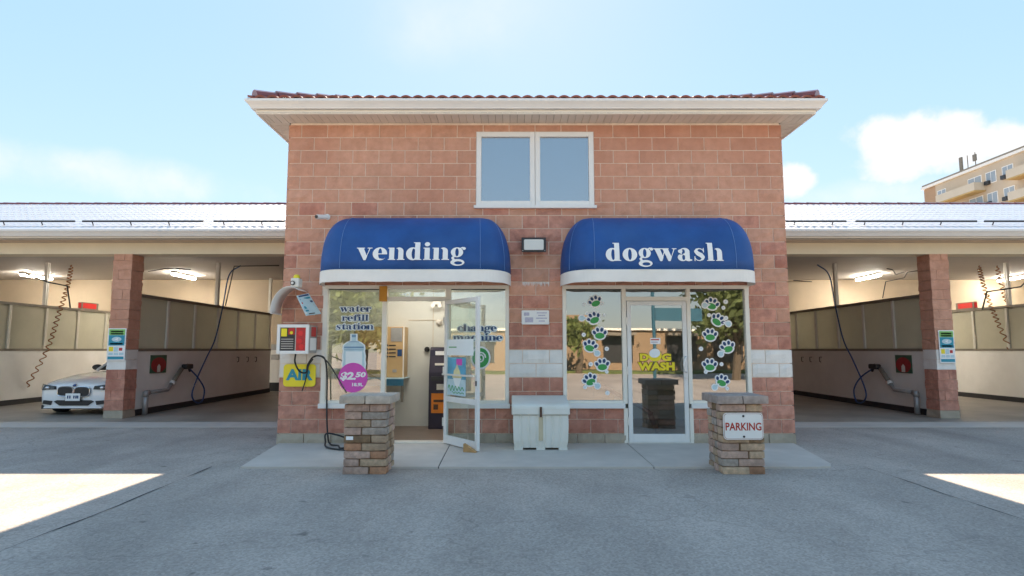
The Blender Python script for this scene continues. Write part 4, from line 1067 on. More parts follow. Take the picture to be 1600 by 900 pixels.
# ---------------------------------------------------------------- the white car in the left bay
M['lamp_glass'] = mat('headlamp_glass', (.045, .05, .055), .08, .3, 12)
def car():
    cx, cy = -9.30, 3.90
    t_ = thing('parked_car', 'white sedan parked nose out in the left wash bay', 'car', (cx, cy + 2.3, .012))
    T = Matrix.Translation((cx, cy, .012))
    st = [  # y, half width, top, shoulder, bottom
        (0.00, .62, .615, .52, .17), (.05, .74, .66, .54, .15), (.16, .82, .70, .57, .15), (.35, .865, .745, .62, .15), (.7, .895, .805, .68, .16), (1.1, .91, .855, .72, .17),
        (1.45, .91, .875, .74, .17), (2.2, .91, .90, .76, .17), (3.2, .91, .93, .78, .17), (3.9, .90, .96, .78, .18), (4.35, .86, .95, .74, .22), (4.58, .76, .90, .66, .28)]
    def sect(y, w, zt, zs_, zb):
        h = [(0, zt + .012), (.4*w, zt + .008), (.72*w, zt - .012), (.88*w, zt - .045), (.96*w, (zt*.6 + zs_*.4) - .03), (w, zs_ - .03), (w, (zs_+zb)*.5), (.975*w, zb + .07), (.9*w, zb), (0, zb)]
        return [(x, y, z) for x, z in h] + [(-x, y, z) for x, z in h[-2:0:-1]]
    secs = [sect(*s_) for s_ in st]; n = len(secs[0]); b = MB()
    V = [p for s_ in secs for p in s_]
    Fc = [(i*n+k, i*n+(k+1) % n, (i+1)*n+(k+1) % n, (i+1)*n+k) for i in range(len(st)-1) for k in range(n)]
    Fc += [tuple(range(n)), tuple((len(st)-1)*n + k for k in range(n))]
    b.add(V, Fc).xf(T); o = obj('body', b, M['car_paint'], t_, smooth=True)
    sb = o.modifiers.new('s', 'SUBSURF'); sb.levels = sb.render_levels = 1
    # greenhouse
    def loft(rings, nm, m, par=t_):
        k = len(rings[0]); bb = MB().add([p for r in rings for p in r], [(i*k+j, i*k+(j+1) % k, (i+1)*k+(j+1) % k, (i+1)*k+j) for i in range(len(rings)-1) for j in range(k)] + [tuple(range(k)), tuple((len(rings)-1)*k + j for j in range(k))])
        return obj(nm, bb.xf(T), M[m], par, bevel=.02)
    loft([[(-.74, 1.78, .89), (.74, 1.78, .89), (.80, 4.0, .93), (-.80, 4.0, .93)], [(-.56, 2.5, 1.33), (.56, 2.5, 1.33), (.58, 3.35, 1.33), (-.58, 3.35, 1.33)]], 'cabin_glass', 'car_glass')
    loft([[(-.585, 2.43, 1.325), (.585, 2.43, 1.325), (.60, 3.42, 1.325), (-.60, 3.42, 1.325)], [(-.50, 2.6, 1.385), (.50, 2.6, 1.385), (.5, 3.2, 1.385), (-.5, 3.2, 1.385)]], 'roof', 'car_paint')
    for s in (-1, 1):
        obj('windscreen_pillar', MB().tube([(s*.75, 1.76, .89), (s*.57, 2.48, 1.34)], .035, 6).xf(T), M['car_paint'], t_)
        m_ = obj('door_mirror', MB().ellipsoid((s*.95, 2.05, .95), (.12, .09, .075)).xf(T), M['dark'], t_, smooth=True)
        # headlight wedge on the nose corner
        hl = MB().add([(s*.40, -.012, .545), (s*.70, .035, .52), (s*.835, .20, .55), (s*.83, .22, .645), (s*.66, .06, .64), (s*.42, .0, .61)], [(0, 1, 2, 3, 4, 5)])
        o = obj('headlight', hl.xf(T), M['lamp_glass'], t_); sd = o.modifiers.new('t', 'SOLIDIFY'); sd.thickness = .05; sd.offset = 0
        obj('lamp_lens', MB().ellipsoid((s*.58, .0, .575), (.05, .035, .04)).xf(T), M['chrome'], o, smooth=True)
        # kidney grille
        k = obj('grille', MB().prism([(s*(.175 + .16*math.copysign(abs(math.cos(q*math.pi/12))**.6, math.cos(q*math.pi/12))), .50 + .095*math.copysign(abs(math.sin(q*math.pi/12))**.6, math.sin(q*math.pi/12))) for q in range(24)], -.035, .05).xf(T), M['black'], t_)
        ring_ = [(s*(.175 + .165*math.copysign(abs(math.cos(q*math.pi/12))**.6, math.cos(q*math.pi/12))), -.034, .50 + .10*math.copysign(abs(math.sin(q*math.pi/12))**.6, math.sin(q*math.pi/12))) for q in range(25)]
        obj('grille_rim', MB().tube(ring_, .010, 5).xf(T), M['chrome'], k)
        obj('side_intake', MB().prism([(s*.46, .30), (s*.645, .315), (s*.655, .24), (s*.49, .215)], -.012, .12).xf(T), M['black'], t_)
        for wy in (.80, 3.62):
            w_ = obj('wheel', MB().lathe([(.29, -.1), (.325, -.08), (.33, 0), (.325, .08), (.29, .1)], (s*.82, wy, .318), 24, 'X').xf(T), M['tyre'], t_, smooth=False)
            obj('rim', MB().lathe([(.06, -.02), (.22, .0), (.225, .02)], (s*.91, wy, .318), 20, 'X').xf(T), M['pipe'], w_)
    obj('lower_intake', MB().prism([(-.36, .315), (.36, .315), (.42, .29), (.30, .205), (-.30, .205), (-.42, .29)], -.014, .1).xf(T), M['black'], t_)
    obj('bumper_lip', MB().prism([(-.62, .15), (.62, .15), (.60, .19), (-.60, .19)], -.03, .2).xf(T), M['car_paint'], t_)
    pl = obj('number_plate', MB().box(-.155, .155, -.052, -.036, .305, .46).xf(T), M['print_white'], t_, bevel=.004)
    obj('plate_frame', MB().box(-.168, .168, -.040, -.034, .293, .472).xf(T), M['dark'], pl)
    for i, x in enumerate((-.1, -.055, .03, .075, .11)): obj('plate_mark', MB().box(x-.014, x+.014, -.0545, -.0525, .355, .415).xf(T), M['navy_print'], pl)
    bd = obj('badge', MB().lathe([(.041, -.012), (.041, .0)], (0, 0, 0), 18, 'Y').xf(T @ Matrix.Translation((0, -.004, .622)) @ Matrix.Rotation(R(-50), 4, 'X')), M['chrome'], t_)
    obj('badge_centre', MB().lathe([(.027, -.016), (.027, -.012)], (0, 0, 0), 16, 'Y').xf(T @ Matrix.Translation((0, -.004, .622)) @ Matrix.Rotation(R(-50), 4, 'X')), M['navy'], bd)
    for s in (-1, 1): obj('wiper', MB().tube([(s*.1 - .3, 1.68, .92), (s*.1 + .25, 1.74, .945)], .012, 5).xf(T), M['black'], t_)
    obj('underbody', MB().box(-.8, .8, .15, 4.4, .12, .2).xf(T), M['black'], t_)
car()

# ---------------------------------------------------------------- stone pillars on the asphalt
def stone_mesh(w, h, d, seed):
    bm = bmesh.new(); bmesh.ops.create_cube(bm, size=1)
    bmesh.ops.subdivide_edges(bm, edges=bm.edges, cuts=2, use_grid_fill=True)
    for v in bm.verts:
        on = sum(abs(abs(c) - .5) < 1e-4 for c in v.co)
        p = Vector((v.co.x*w, v.co.y*d, v.co.z*h))
        if on > 1: p -= Vector((math.copysign(min(.0045, w*.03), p.x) if abs(abs(v.co.x)-.5) < 1e-4 else 0, math.copysign(.0045, p.y) if abs(abs(v.co.y)-.5) < 1e-4 else 0, math.copysign(.0035, p.z) if abs(abs(v.co.z)-.5) < 1e-4 else 0)) * (1 if on == 2 else 1.3)
        k = .0055 * mnoise.noise((p.x*14+seed*5.1, p.y*14, p.z*14+seed))
        v.co = p + Vector(v.co).normalized() * k
    me = bpy.data.meshes.new('stone'); bm.to_mesh(me); bm.free(); return me
def pillar(label, x0, y0, seed, cap, pal):
    w, n = .49, 9
    t_ = thing('stone_pillar', label, 'pillar', (x0+w/2, y0+w/2, 0), 'stone pillars before the walkway')
    rg = random.Random(seed); zt = .782; h = zt / n
    obj('core', MB().box(x0+.03, x0+w-.03, y0+.03, y0+w-.03, 0, zt), STONES[4], t_)
    for k in range(n):
        f = (.62, .40)[k % 2] + rg.uniform(-.03, .03)
        dd = .16
        z0, z1 = k*h + .002, (k+1)*h - .002
        rects_ = [(0, w*f, 0, dd), (w*f, w, 0, dd), (0, w*(1-f), w-dd, w), (w*(1-f), w, w-dd, w), (0, dd, dd, w-dd), (w-dd, w, dd, w-dd)]
        if k % 2: rects_ = [(0, w*f, 0, dd), (w*f, w, 0, dd), (0, w*f, w-dd, w), (w*f, w, w-dd, w), (0, dd, dd, w*.55), (0, dd, w*.55, w-dd), (w-dd, w, dd, w*.5), (w-dd, w, w*.5, w-dd)]
        for a, c, e, g_ in rects_:
            me = stone_mesh(c-a-.004, z1-z0, g_-e-.004, rg.random()*50)
            me.materials.append(STONES[rg.choices(range(5), pal)[0]])
            j = rg.uniform(-.006, .006)
            obj('stone', me, None, t_, at=(x0+(a+c)/2 + j, y0+(e+g_)/2 + rg.uniform(-.006, .006), (z0+z1)/2))
    for a, c, e, g_ in ((-.05, w*.5, -.05, w+.05), (w*.5, w+.05, -.05, w+.05)):
        me = stone_mesh(c-a-.004, .095, g_-e-.004, rg.random()*9); me.materials.append(M[cap])
        obj('cap_stone', me, None, t_, at=(x0+(a+c)/2, y0+(e+g_)/2, zt + .05))
    return t_
PY = -2.12
p1 = pillar('tan stone pillar standing before the water refill window', -1.906, PY, 4, 'capstone', (4, 7, 1, .7, .7))
p2 = pillar('weathered stone pillar carrying the parking sign', 2.365, PY, 9, 'capstone_grey', (3, 6, 4, .9, .6))
bx('white_smear', -1.87, -1.79, PY-.016, PY-.0145, .385, .425, M['print_white'], p1, bevel=.0)
a, c = onY(1129, 645, PY-.02), onY(1193, 687, PY-.02)
def rrect(x0, x1, z0, z1, r, n=5):
    out = []
    for cx, cz, s in ((x1-r, z0+r, -90), (x1-r, z1-r, 0), (x0+r, z1-r, 90), (x0+r, z0+r, 180)):
        out += [(cx + r*math.cos(R(s + 90*k/n)), cz + r*math.sin(R(s + 90*k/n))) for k in range(n+1)]
    return out
ps = thing('parking_sign', 'white metal sign reading PARKING in red on the stone pillar', 'sign', ((a[0]+c[0])/2, PY-.02, c[1]))
sx0, sx1, sz0, sz1 = a[0], c[0], c[1], a[1]
M['sign_red'] = mat('sign_red', (.45, .03, .015), .5, .1, 20)
M['sign_border'] = mat('sign_border', (.45, .25, .2), .5, .1)
obj('plate', MB().prism(rrect(sx0, sx1, sz0, sz1, .045), PY-.030, PY-.022), M['white'], ps)
obj('border', MB().prism(rrect(sx0+.008, sx1-.008, sz0+.008, sz1-.008, .038), PY-.0315, PY-.0303), M['sign_border'], ps)
obj('face', MB().prism(rrect(sx0+.013, sx1-.013, sz0+.013, sz1-.013, .034), PY-.033, PY-.0317), M['white'], ps)
lettering('lettering', 'PARKING', (sx0+sx1)/2, PY-.0345, onY(1161, 666.5, PY-.03)[1], .405, .088, M['sign_red'], ps, bold=.022)
for q in (.035, sz1 - sz0 - .035): obj('bolt', MB().lathe([(.011, -.042), (.013, -.033)], ((sx0+sx1)/2 + .002, PY, sz0 + q), 8, 'Y'), M['dark'], ps)

# ---------------------------------------------------------------- grit bin
def grit_bin():
    x0, x1, yf, yb = .0, .79, -.66, -.09
    t_ = thing('grit_bin', 'ribbed off-white plastic storage bin between the shop fronts', 'bin', ((x0+x1)/2, (yf+yb)/2, wz))
    def taper(a, c, y, bulge=0):     # vertical rib panel, slightly narrower at the foot
        return None
    cx = (x0+x1)/2; n = 7; b = MB()
    rings = []
    for z, s, d in ((wz+.03, .90, .03), (wz+.12, .945, .012), (wz+.34, .965, .0), (wz+.47, .955, .0)):
        pts = []
        for i in range(n*4 + 1):
            u = i / (n*4); x = cx + (u - .5) * (x1-x0) * s
            groove = .014 if i % 4 == 0 and 0 < i < n*4 else 0
            pts.append((x, yf + d + groove, z))
        pts += [(cx + .5*(x1-x0)*s, yb - d, z), (cx - .5*(x1-x0)*s, yb - d, z)]
        rings.append(pts)
    k = len(rings[0])
    b.add([p for r in rings for p in r], [(i*k+j, i*k+(j+1) % k, (i+1)*k+(j+1) % k, (i+1)*k+j) for i in range(len(rings)-1) for j in range(k)] + [tuple(range(k)), tuple((len(rings)-1)*k+j for j in range(k))])
    obj('tub', b, M['plastic'], t_)
    lid = MB().prism([(yf-.02, wz+.475), (yf-.02, wz+.60), (yf+.03, wz+.622), (yb+.03, wz+.70), (yb+.03, wz+.475)], x0-.005, x1+.005, 'YZ')
    l_ = obj('lid', lid, M['plastic'], t_, bevel=.015)
    obj('latch', MB().box(cx-.016, cx+.016, yf-.032, yf-.015, wz+.45, wz+.585), M['rust'], t_)
    for s in (-1, 1): obj('lid_lip', MB().box(cx + s*.21 - .175, cx + s*.21 + .175, yf-.030, yf-.018, wz+.485, wz+.575), M['plastic'], l_, bevel=.008)
    for x in (x0+.09, cx, x1-.09): obj('foot', MB().box(x-.06, x+.06, yf+.03, yb-.05, wz, wz+.035), M['plastic'], t_)
    obj('rust_streak', MB().box(cx-.03, cx+.03, yf-.003, yf+.006, wz+.13, wz+.45), M['streak'], t_)
M['rust'] = mat('rusty_latch', (.10, .05, .03), .8, .4, 30)
M['streak'] = mat('rust_streak', (.62, .53, .36), .6, .12, 20, stretch=(1, 1, .2))
grit_bin()

# ---------------------------------------------------------------- fittings on the facade
def facade_thing(name, label, cat, px0, py0, px1, py1, Y=-.04):
    a, c = onY(px0, py0, Y), onY(px1, py1, Y)
    return a[0], c[0], c[1], a[1], thing(name, label, cat, ((a[0]+c[0])/2, Y, c[1]))
x0, x1, z0, z1, t_ = facade_thing('flood_light', 'black framed flood light between the two awnings', 'light', 815, 371, 853, 394, -.15)
obj('housing', MB().prism([(-.03, z0+.04), (-.15, z0), (-.17, z0), (-.17, z1-.02), (-.15, z1), (-.03, z1)], x0, x1, 'YZ'), M['dark'], t_, bevel=.006)
obj('lens', MB().prism(rrect(x0+.035, x1-.035, z0+.03, z1-.035, .02), -.182, -.171), M['plastic'], t_)
for q in (x0+.018, x1-.018): obj('screw', MB().lathe([(.008, -.178), (.008, -.17)], (q, 0, z0+.02), 8, 'Y'), M['pipe'], t_)
x0, x1, z0, z1, t_ = facade_thing('wall_notice', 'small white printed notice on the block wall between shop fronts', 'notice', 815, 485, 858, 507)
obj('plate', MB().prism(rrect(x0, x1, z0, z1, .015), -.052, -.044), M['white'], t_)
M['faint'] = mat('faint_print', (.50, .48, .58), .6, .2, 40)
w_, h_ = x1-x0, z1-z0
for (a, c, e, f) in ((.08, .28, .62, .85), (.12, .42, .15, .5), (.55, .92, .78, .86), (.6, .86, .6, .68), (.52, .92, .4, .48), (.62, .84, .2, .28)):
    bx('print_mark', x0+w_*a, x0+w_*c, -.0545, -.0525, z0+h_*e, z0+h_*f, M['faint'], t_)
# bullet camera high on the left
x0, x1, z0, z1, t_ = facade_thing('security_camera', 'small white security camera on the upper left wall', 'camera', 495, 334, 511, 345, -.12)
zc = (z0+z1)/2
obj('base', MB().lathe([(.045, -.035), (.045, -.06), (.02, -.065)], (x1-.02, 0, zc+.02), 14, 'Y'), M['white'], t_)
obj('barrel', MB().tube([(x1-.02, -.07, zc+.015), (x0+.03, -.2, zc-.01)], [.035, .036], 12), M['white'], t_, smooth=False)
obj('lens', MB().tube([(x0+.031, -.198, zc-.0095), (x0+.02, -.215, zc-.014)], .026, 12), M['dark'], t_)
# orange box over the door mullion
a, c = onY(594, 447, -.06), onY(604.5, 471, -.06)
t_ = thing('door_chime_box', 'narrow orange box at the head of the open doorway', 'box', ((a[0]+c[0])/2, -.06, c[1]))
bx('case', a[0], c[0], -.075, -.037, c[1], a[1], M['amber'] if 'amber' in M else M.setdefault('amber', mat('amber_case', (.62, .27, .02), .5, .08)), t_, bevel=.006)
bx('back_plate', a[0]-.012, a[0]-.001, -.07, -.037, c[1]+.01, a[1], M['wood'], t_)
# air machine, its hood and the AIR sign
D_ = -.40
a, c = onY(434, 507, D_), onY(482, 553, D_)
ax0, ax1, az0, az1 = a[0], c[0], c[1], a[1]
t_ = thing('air_machine', 'white framed coin air machine with black and red panel', 'air machine', ((ax0+ax1)/2, D_, az0))
obj('cabinet', MB().box(ax0+.01, ax1-.004, D_+.012, -.03, az0+.01, az1-.01), M['pipe'], t_)
b = MB(); fw = .045
b.box(ax0, ax0+fw, D_-.02, D_+.011, az0, az1).box(ax1-fw, ax1, D_-.02, D_+.011, az0, az1).box(ax0+fw, ax1-fw, D_-.019, D_+.010, az0, az0+fw).box(ax0+fw, ax1-fw, D_-.019, D_+.010, az1-fw, az1)
obj('front_frame', b, M['white'], t_, bevel=.004)
iw, ih = ax1-ax0-2*fw, az1-az0-2*fw
def AP(nm, a, c, e, f, m, y=.0): return bx(nm, ax0+fw+iw*a, ax0+fw+iw*c, D_-.006-y, D_-.001-y, az0+fw+ih*e, az0+fw+ih*f, M[m], t_)
AP('panel', 0, .58, 0, 1, 'dark'); AP('panel', .62, 1, 0, 1, 'red'); AP('divider', .58, .62, 0, 1, 'pipe')
AP('yellow_label', .04, .26, .62, .96, 'yellow', .006); AP('red_label', .32, .56, .7, .98, 'red', .006)
for i in range(5): AP('printed_line', .04, .52, .08 + .1*i, .12 + .1*i, 'pipe', .006)
obj('button', MB().lathe([(.022, -.02), (.025, -.008)], (ax0+fw+iw*.44, D_, az0+fw+ih*.78), 12, 'Y'), M['yellow'], t_)
for i, (u, v) in enumerate(((.80, .75), (.76, .42), (.84, .18))):
    obj('red_shape', MB().prism([(ax0+fw+iw*(u+.11*math.cos(q*1.05+i)), az0+fw+ih*(v+.12*math.sin(q*1.05+i))) for q in range(6)], D_-.011, D_-.0075), M['led2'] if 'led2' in M else M.setdefault('led2', mat('bright_red_print', (.75, .03, .03), .5, .02)), t_)
bx('side_label', ax1-.003, ax1-.001, D_+.10, D_+.3, az0+.25, az1-.03, M['red'], t_); bx('side_label', ax1-.003, ax1-.001, D_+.06, D_+.33, az0+.05, az0+.23, M['print_white'], t_)
# arched hood with price panel
hx0, hx1 = onY(421, 488, -.42)[0], onY(480, 488, -.42)[0]; hz = onY(440, 489, -.42)[1]; hr = (hx1-hx0)/2; hc = (hx0+hx1)/2
hh_ = onY(455, 447, -.42)[1] - hz
t_ = thing('vacuum_hood', 'arched white weather hood with a printed price panel', 'hood', (hc, -.2, hz))
V = []; NA = 18
for i in range(NA+1):
    q = math.pi * (1 - i/NA)
    for y in (-.42, -.03):
        V.append((hc + hr*math.cos(q), y, hz + hh_*math.sin(q)))
k_ = 12
o = obj('arch', MB().add(V[:2*(k_+1)], [(2*i, 2*i+2, 2*i+3, 2*i+1) for i in range(k_)]), M['white'], t_, smooth=True); sd = o.modifiers.new('t', 'SOLIDIFY'); sd.thickness = .008

Q = [Vector((*onY(464, 462, -.42)[:1], -.42, onY(464, 462, -.42)[1])), Vector((onY(482, 458, -.16)[0], -.16, onY(482, 458, -.16)[1])),
     Vector((onY(502, 490, -.16)[0], -.16, onY(502, 490, -.16)[1])), Vector((onY(479, 493, -.42)[0], -.42, onY(479, 493, -.42)[1]))]
nq = (Q[1]-Q[0]).cross(Q[3]-Q[0]).normalized()
if nq.y > 0: nq = -nq
def qp(u, v, o_=0.0): return Q[0].lerp(Q[1], u).lerp(Q[3].lerp(Q[2], u), v) + nq*o_
def qplate(nm, u0, u1, v0, v1, o0, o1, m_):
    A1 = [qp(u0, v0, o1), qp(u1, v0, o1), qp(u1, v1, o1), qp(u0, v1, o1)]; B1 = [qp(u0, v0, o0), qp(u1, v0, o0), qp(u1, v1, o0), qp(u0, v1, o0)]
    return obj(nm, MB().add(A1 + B1, [(0, 1, 2, 3), (7, 6, 5, 4), (0, 4, 5, 1), (1, 5, 6, 2), (2, 6, 7, 3), (3, 7, 4, 0)]), M[m_], t_)
qplate('price_panel', 0, 1, 0, 1, -.012, 0, 'pale_blue')
for u0, u1, v0, v1, m_ in ((.08, .92, .03, .10, 'navy_print'), (.08, .9, .16, .24, 'teal'), (.08, .5, .34, .43, 'red'), (.52, .92, .34, .43, 'navy_print'), (.1, .3, .56, .68, 'teal'), (.36, .9, .54, .58, 'faint'), (.36, .9, .63, .67, 'faint'), (.1, .3, .74, .82, 'teal'), (.36, .86, .74, .78, 'faint'), (.2, .6, .91, .96, 'dark')):
    qplate('print_band', u0, u1, v0, v1, .001, .003, m_)
obj('coin_head', MB().box(-.06, .06, -.08, .08, -.06, .07).xf(Matrix.Translation((hc+.07, -.33, hz+hh_+.05))), M['plastic'], t_, bevel=.015)
obj('dial', MB().lathe([(.032, -.02), (.034, .0)], (hc+.045, -.41, hz+hh_+.045), 14, 'Y'), M['dark'], t_)
obj('dial_centre', MB().lathe([(.02, -.025), (.02, .0)], (hc+.045, -.412, hz+hh_+.045), 12, 'Y'), M['white'], t_)
obj('beacon', MB().lathe([(.045, 0), (.045, .03), (.03, .055)], (hc+.07, -.33, hz+hh_+.12), 14), M['yellow'], t_)
obj('foot_rail', MB().tube([(hx0+.02, -.03, hz), (hx0+.02, -.42, hz)], .012, 6), M['white'], t_); obj('foot_rail', MB().tube([(hx1-.02, -.03, hz), (hx1-.02, -.42, hz)], .012, 6), M['white'], t_)
a, c = onY(443.5, 569, -.06), onY(492.5, 604, -.06)
t_ = thing('air_sign', 'yellow sign reading AIR in teal letters', 'sign', ((a[0]+c[0])/2, -.06, c[1]))
obj('plate', MB().prism(rrect(a[0], c[0], c[1], a[1], .05), -.062, -.05), M['yellow'], t_)
lettering('lettering', 'AIR', (a[0]+c[0])/2, -.0645, (a[1]+c[1])/2 + .01, .40, .165, M['teal'], t_, bold=.045)
# air hose
def fp(px, py, Y=-.07): X, Z = onY(px, py, Y); return (X, Y, Z)
cy_ = D_ + .15
wire('air_hose', 'black air hose looping from the air machine down to the walkway', 'hose', spline([fp(462, 552, -.3), fp(461, 566, -.25), fp(468, 580, -.2), fp(478, 582, -.12), fp(481, 570, -.1), fp(489, 558, -.12), fp(499, 556, -.12), fp(508, 562, -.1), fp(511, 590), fp(510.5, 640, -.1), (fp(512, 680, -.15)), fp(516, 694, -.3), (fp(528, 703, -.45)[0], -.45, wz+.03), (-2.35, -.6, wz+.02), (-2.2, -.45, wz+.02), (-2.3, -.25, wz+.08), fp(512, 677, -.2), fp(508.5, 690, -.35), (-2.55, -.55, wz+.02), (-2.2, -.75, wz+.015), (-1.8, -.9, wz+.015)], 8), .0125, 'black')
wire('air_hose_end', 'thin black air line drooping across the price circle', 'hose', spline([fp(489, 561, -.14), fp(482, 572, -.12), fp(478, 592, -.1), fp(472, 611, -.1)], 8), .009, 'black')
wire('air_line', 'black air line crossing the water window toward the pillar', 'hose', spline([fp(489, 558, -.15), fp(500, 556, -.2), fp(513, 567, -.4), fp(527, 589, -.8), fp(541, 613, -1.2)], 8), .009, 'black')
# wooden wedge under the open door
we = TO @ Vector((.84, -.02, 0)); 
o = obj('door_wedge', MB().prism([(-.10, 0), (.08, 0), (.08, .012), (-.10, .11)], -.035, .035).xf(Matrix.Rotation(R(-20), 4, 'Z')), M['wood'], at=(we.x - .03, we.y - .05, wz)); tag(o, 'wooden wedge propping the open glass door', 'wedge')

# ---------------------------------------------------------------- stickers on the glass
GY = .0112
def disc(x, z, rx, rz, y, n=28, rot=0):
    return MB().prism([(x + rx*math.cos(2*math.pi*k/n)*math.cos(rot) - rz*math.sin(2*math.pi*k/n)*math.sin(rot), z + rx*math.cos(2*math.pi*k/n)*math.sin(rot) + rz*math.sin(2*math.pi*k/n)*math.cos(rot)) for k in range(n)], y-.0012, y)
def decal_word(t_, text, px0, px1, pyb, pyx, y, m, halo):
    a, c = onY(px0, pyb, y), onY(px1, pyx, y)
    for lev, mm, yy in ((.18, halo, y+.0006), (0.0, m, y)):
        word(text, (a[0]+c[0])/2, a[1], c[1]-a[1], c[0]-a[0], lambda X, Z: (X, yy, Z), M[mm], t_, lev, 'letter' if lev == 0 else 'letter_outline')
def words(name, label, rows, y, halo='print_white'):
    a = onY(rows[-1][1], rows[-1][3], y); t_ = thing(name, label, 'decal', (a[0], y, a[1]))
    for text, p0, p1, pb, px_ in rows: decal_word(t_, text, p0, p1, pb, px_, y, 'navy_print', halo)
    return t_
M['halo'] = mat('sticker_white', (.86, .93, .94), .5, .02)
words('window_lettering', 'water refill station lettering on the left vending window', [('water', 531, 580, 487, 480), ('refill', 534, 576, 501.3, 494.5), ('station', 525, 584, 514.8, 508)], GY-.0008, 'halo')
words('window_lettering', 'change machine lettering half hidden by the open door', [('change', 715, 776, 517.4, 510), ('machine', 708, 785, 532.3, 525)], GY-.0008, 'halo')
# water bottle
def wp(px, py): return onY(px, py, GY)
t_ = thing('bottle_decal', 'pale blue water bottle sticker above the pink price circle', 'decal', (*wp(553, 600)[:1], GY, wp(553, 600)[1]))
def outline(pts, y, m, nm, grow=0.0):
    l = [wp(553 - q, py) for q, py in pts]; r = [wp(553 + q, py) for q, py in reversed(pts)]
    P = [(x - grow, z) for x, z in l] + [(x + grow, z) for x, z in r]
    return obj(nm, MB().prism(P, y-.001, y), M[m], t_)
bottle = [(4.5, 521.5), (4.5, 532), (11, 535), (16, 539), (17, 545), (16, 548), (17.5, 556), (17, 562), (18, 568), (17, 576), (17, 592)]
outline(bottle, GY-.001, 'halo', 'backing', .012); outline([(q-1, p+.6) for q, p in bottle], GY-.0025, 'pale_blue', 'bottle')
M['mid_blue'] = mat('mid_blue_print', (.20, .36, .52), .5, .1, 10)
for y0, y1, w in ((523, 527, 3.2), (541.5, 544, 15.5), (546, 546.8, 15), (533.5, 534.5, 8)): outline([(w, y0), (w, y1)], GY-.004, 'mid_blue', 'bottle_band')
outline([(13, 549), (13, 575)], GY-.004, 'halo', 'highlight')
cx_, cz_ = wp(551.5, 590); rr_ = wp(574.5, 590)[0] - cx_
t_ = thing('price_circle', 'magenta circle sticker reading $2.50 18.9L', 'decal', (cx_, GY, cz_ - rr_))
obj('circle', disc(cx_, cz_, rr_, rr_, GY-.006, 40), M['magenta'], t_)
lettering('lettering', '$2.', cx_ - rr_*.33, GY-.0085, cz_ + rr_*.08, rr_*1.08, rr_*.60, M['print_white'], t_, bold=.05, shear=.15)
lettering('lettering', '50', cx_ + rr_*.52, GY-.0085, cz_ + rr_*.2, rr_*.72, rr_*.36, M['print_white'], t_, bold=.05, shear=.15)
lettering('lettering', '18.9L', cx_ + rr_*.34, GY-.0085, cz_ - rr_*.47, rr_*.76, rr_*.24, M['print_white'], t_, bold=.045)
# paw prints
def paw(label, px, py, rot, s=1.0, drop_=None, bubbles=()):
    X, Z = wp(px, py); u = .0105 * s * 1.0
    t_ = thing('paw_decal', label, 'decal', (X, GY, Z - u*8), 'paw print stickers on the dog wash windows')
    def L(a, c): return X + u*(a*math.cos(rot) - c*math.sin(rot)), Z + u*(a*math.sin(rot) + c*math.cos(rot))
    toes = [(-7.6, 2.2, .5), (-3.0, 6.2, .2), (3.0, 6.2, -.2), (7.6, 2.2, -.5)]
    bk = MB(); 
    for i, (a, c, q) in enumerate(toes):
        p = L(a, c); d_ = disc(p[0], p[1], u*3.9, u*4.8, GY-.001 - .0004*i, 18, rot+q); bk.add(d_.v, d_.f)
    p = L(0, -2.4); d_ = disc(p[0], p[1], u*9.0, u*6.4, GY-.003, 26, rot); bk.add(d_.v, d_.f)
    obj('backing', bk, M['print_white'], t_)
    obj('pad', disc(*p, u*6.6, u*4.3, GY-.0052, 24, rot), M['green'], t_)
    for i, (a, c, q) in enumerate(toes): obj('toe', disc(*L(a, c), u*2.1, u*3.0, GY-.0052, 16, rot+q), M['navy_print'], t_)
    if drop_:
        x, z = wp(*drop_)
        for r, m_, y in ((.053, 'print_white', .0064), (.036, 'pale_blue', .0078)):
            b = disc(x, z, r, r, GY-y, 20); dx, dz = X-x, Z-z; L_ = math.hypot(dx, dz)
            b.prism([(x - dz/L_*r*.85, z + dx/L_*r*.85), (x + dx/L_*r*1.75, z + dz/L_*r*1.75), (x + dz/L_*r*.85, z - dx/L_*r*.85)], GY-y-.0016, GY-y-.0004)
            obj('drop' if m_ == 'pale_blue' else 'drop_backing', b, M[m_], t_)
    for bx_, by_, r in bubbles:
        x, z = wp(bx_, by_); o = obj('bubble', disc(x, z, r, r, GY-.009, 18), M['print_white'], t_); obj('bubble_centre', disc(x, z, r*.3, r*.3, GY-.0108, 10), M['pale_blue'], o)
Lb, Rb = ['left dog wash window, ', 'right dog wash window, ']
paw('green paw sticker, ' + Lb + 'topmost', 930, 472, .35, .95, None, ((913, 476, .026), (941, 474, .026)))
paw('green paw sticker, ' + Lb + 'second from the top', 928, 498, .4, 1, (909, 497), ((917, 490, .028), (944, 492.5, .024)))
paw('green paw sticker, ' + Lb + 'third from the top', 937, 522, 0, 1, None, ((912, 523, .032),))
paw('green paw sticker, ' + Lb + 'fourth from the top', 922, 541.5, -.25, 1, (933, 552), ((948, 545, .033),))
paw('green paw sticker, ' + Lb + 'fifth from the top', 941, 571, .05, 1, None, ((923, 569, .034), (948, 581, .028)))
paw('green paw sticker, ' + Lb + 'lowest', 922, 594.5, .4, 1, (933.5, 603), ((914, 605, .03), (949, 614, .034)))
paw('green paw sticker, ' + Rb + 'topmost', 1112, 476, -.25, 1, (1101, 477), ((1133.5, 471.5, .036), (1130, 481, .03)))
paw('green paw sticker, ' + Rb + 'second from the top', 1121, 501, -.6, 1, (1138, 506), ((1107.5, 492.5, .03), (1134, 497, .034)))
paw('green paw sticker, ' + Rb + 'third from the top', 1109.5, 524.5, 0, 1)
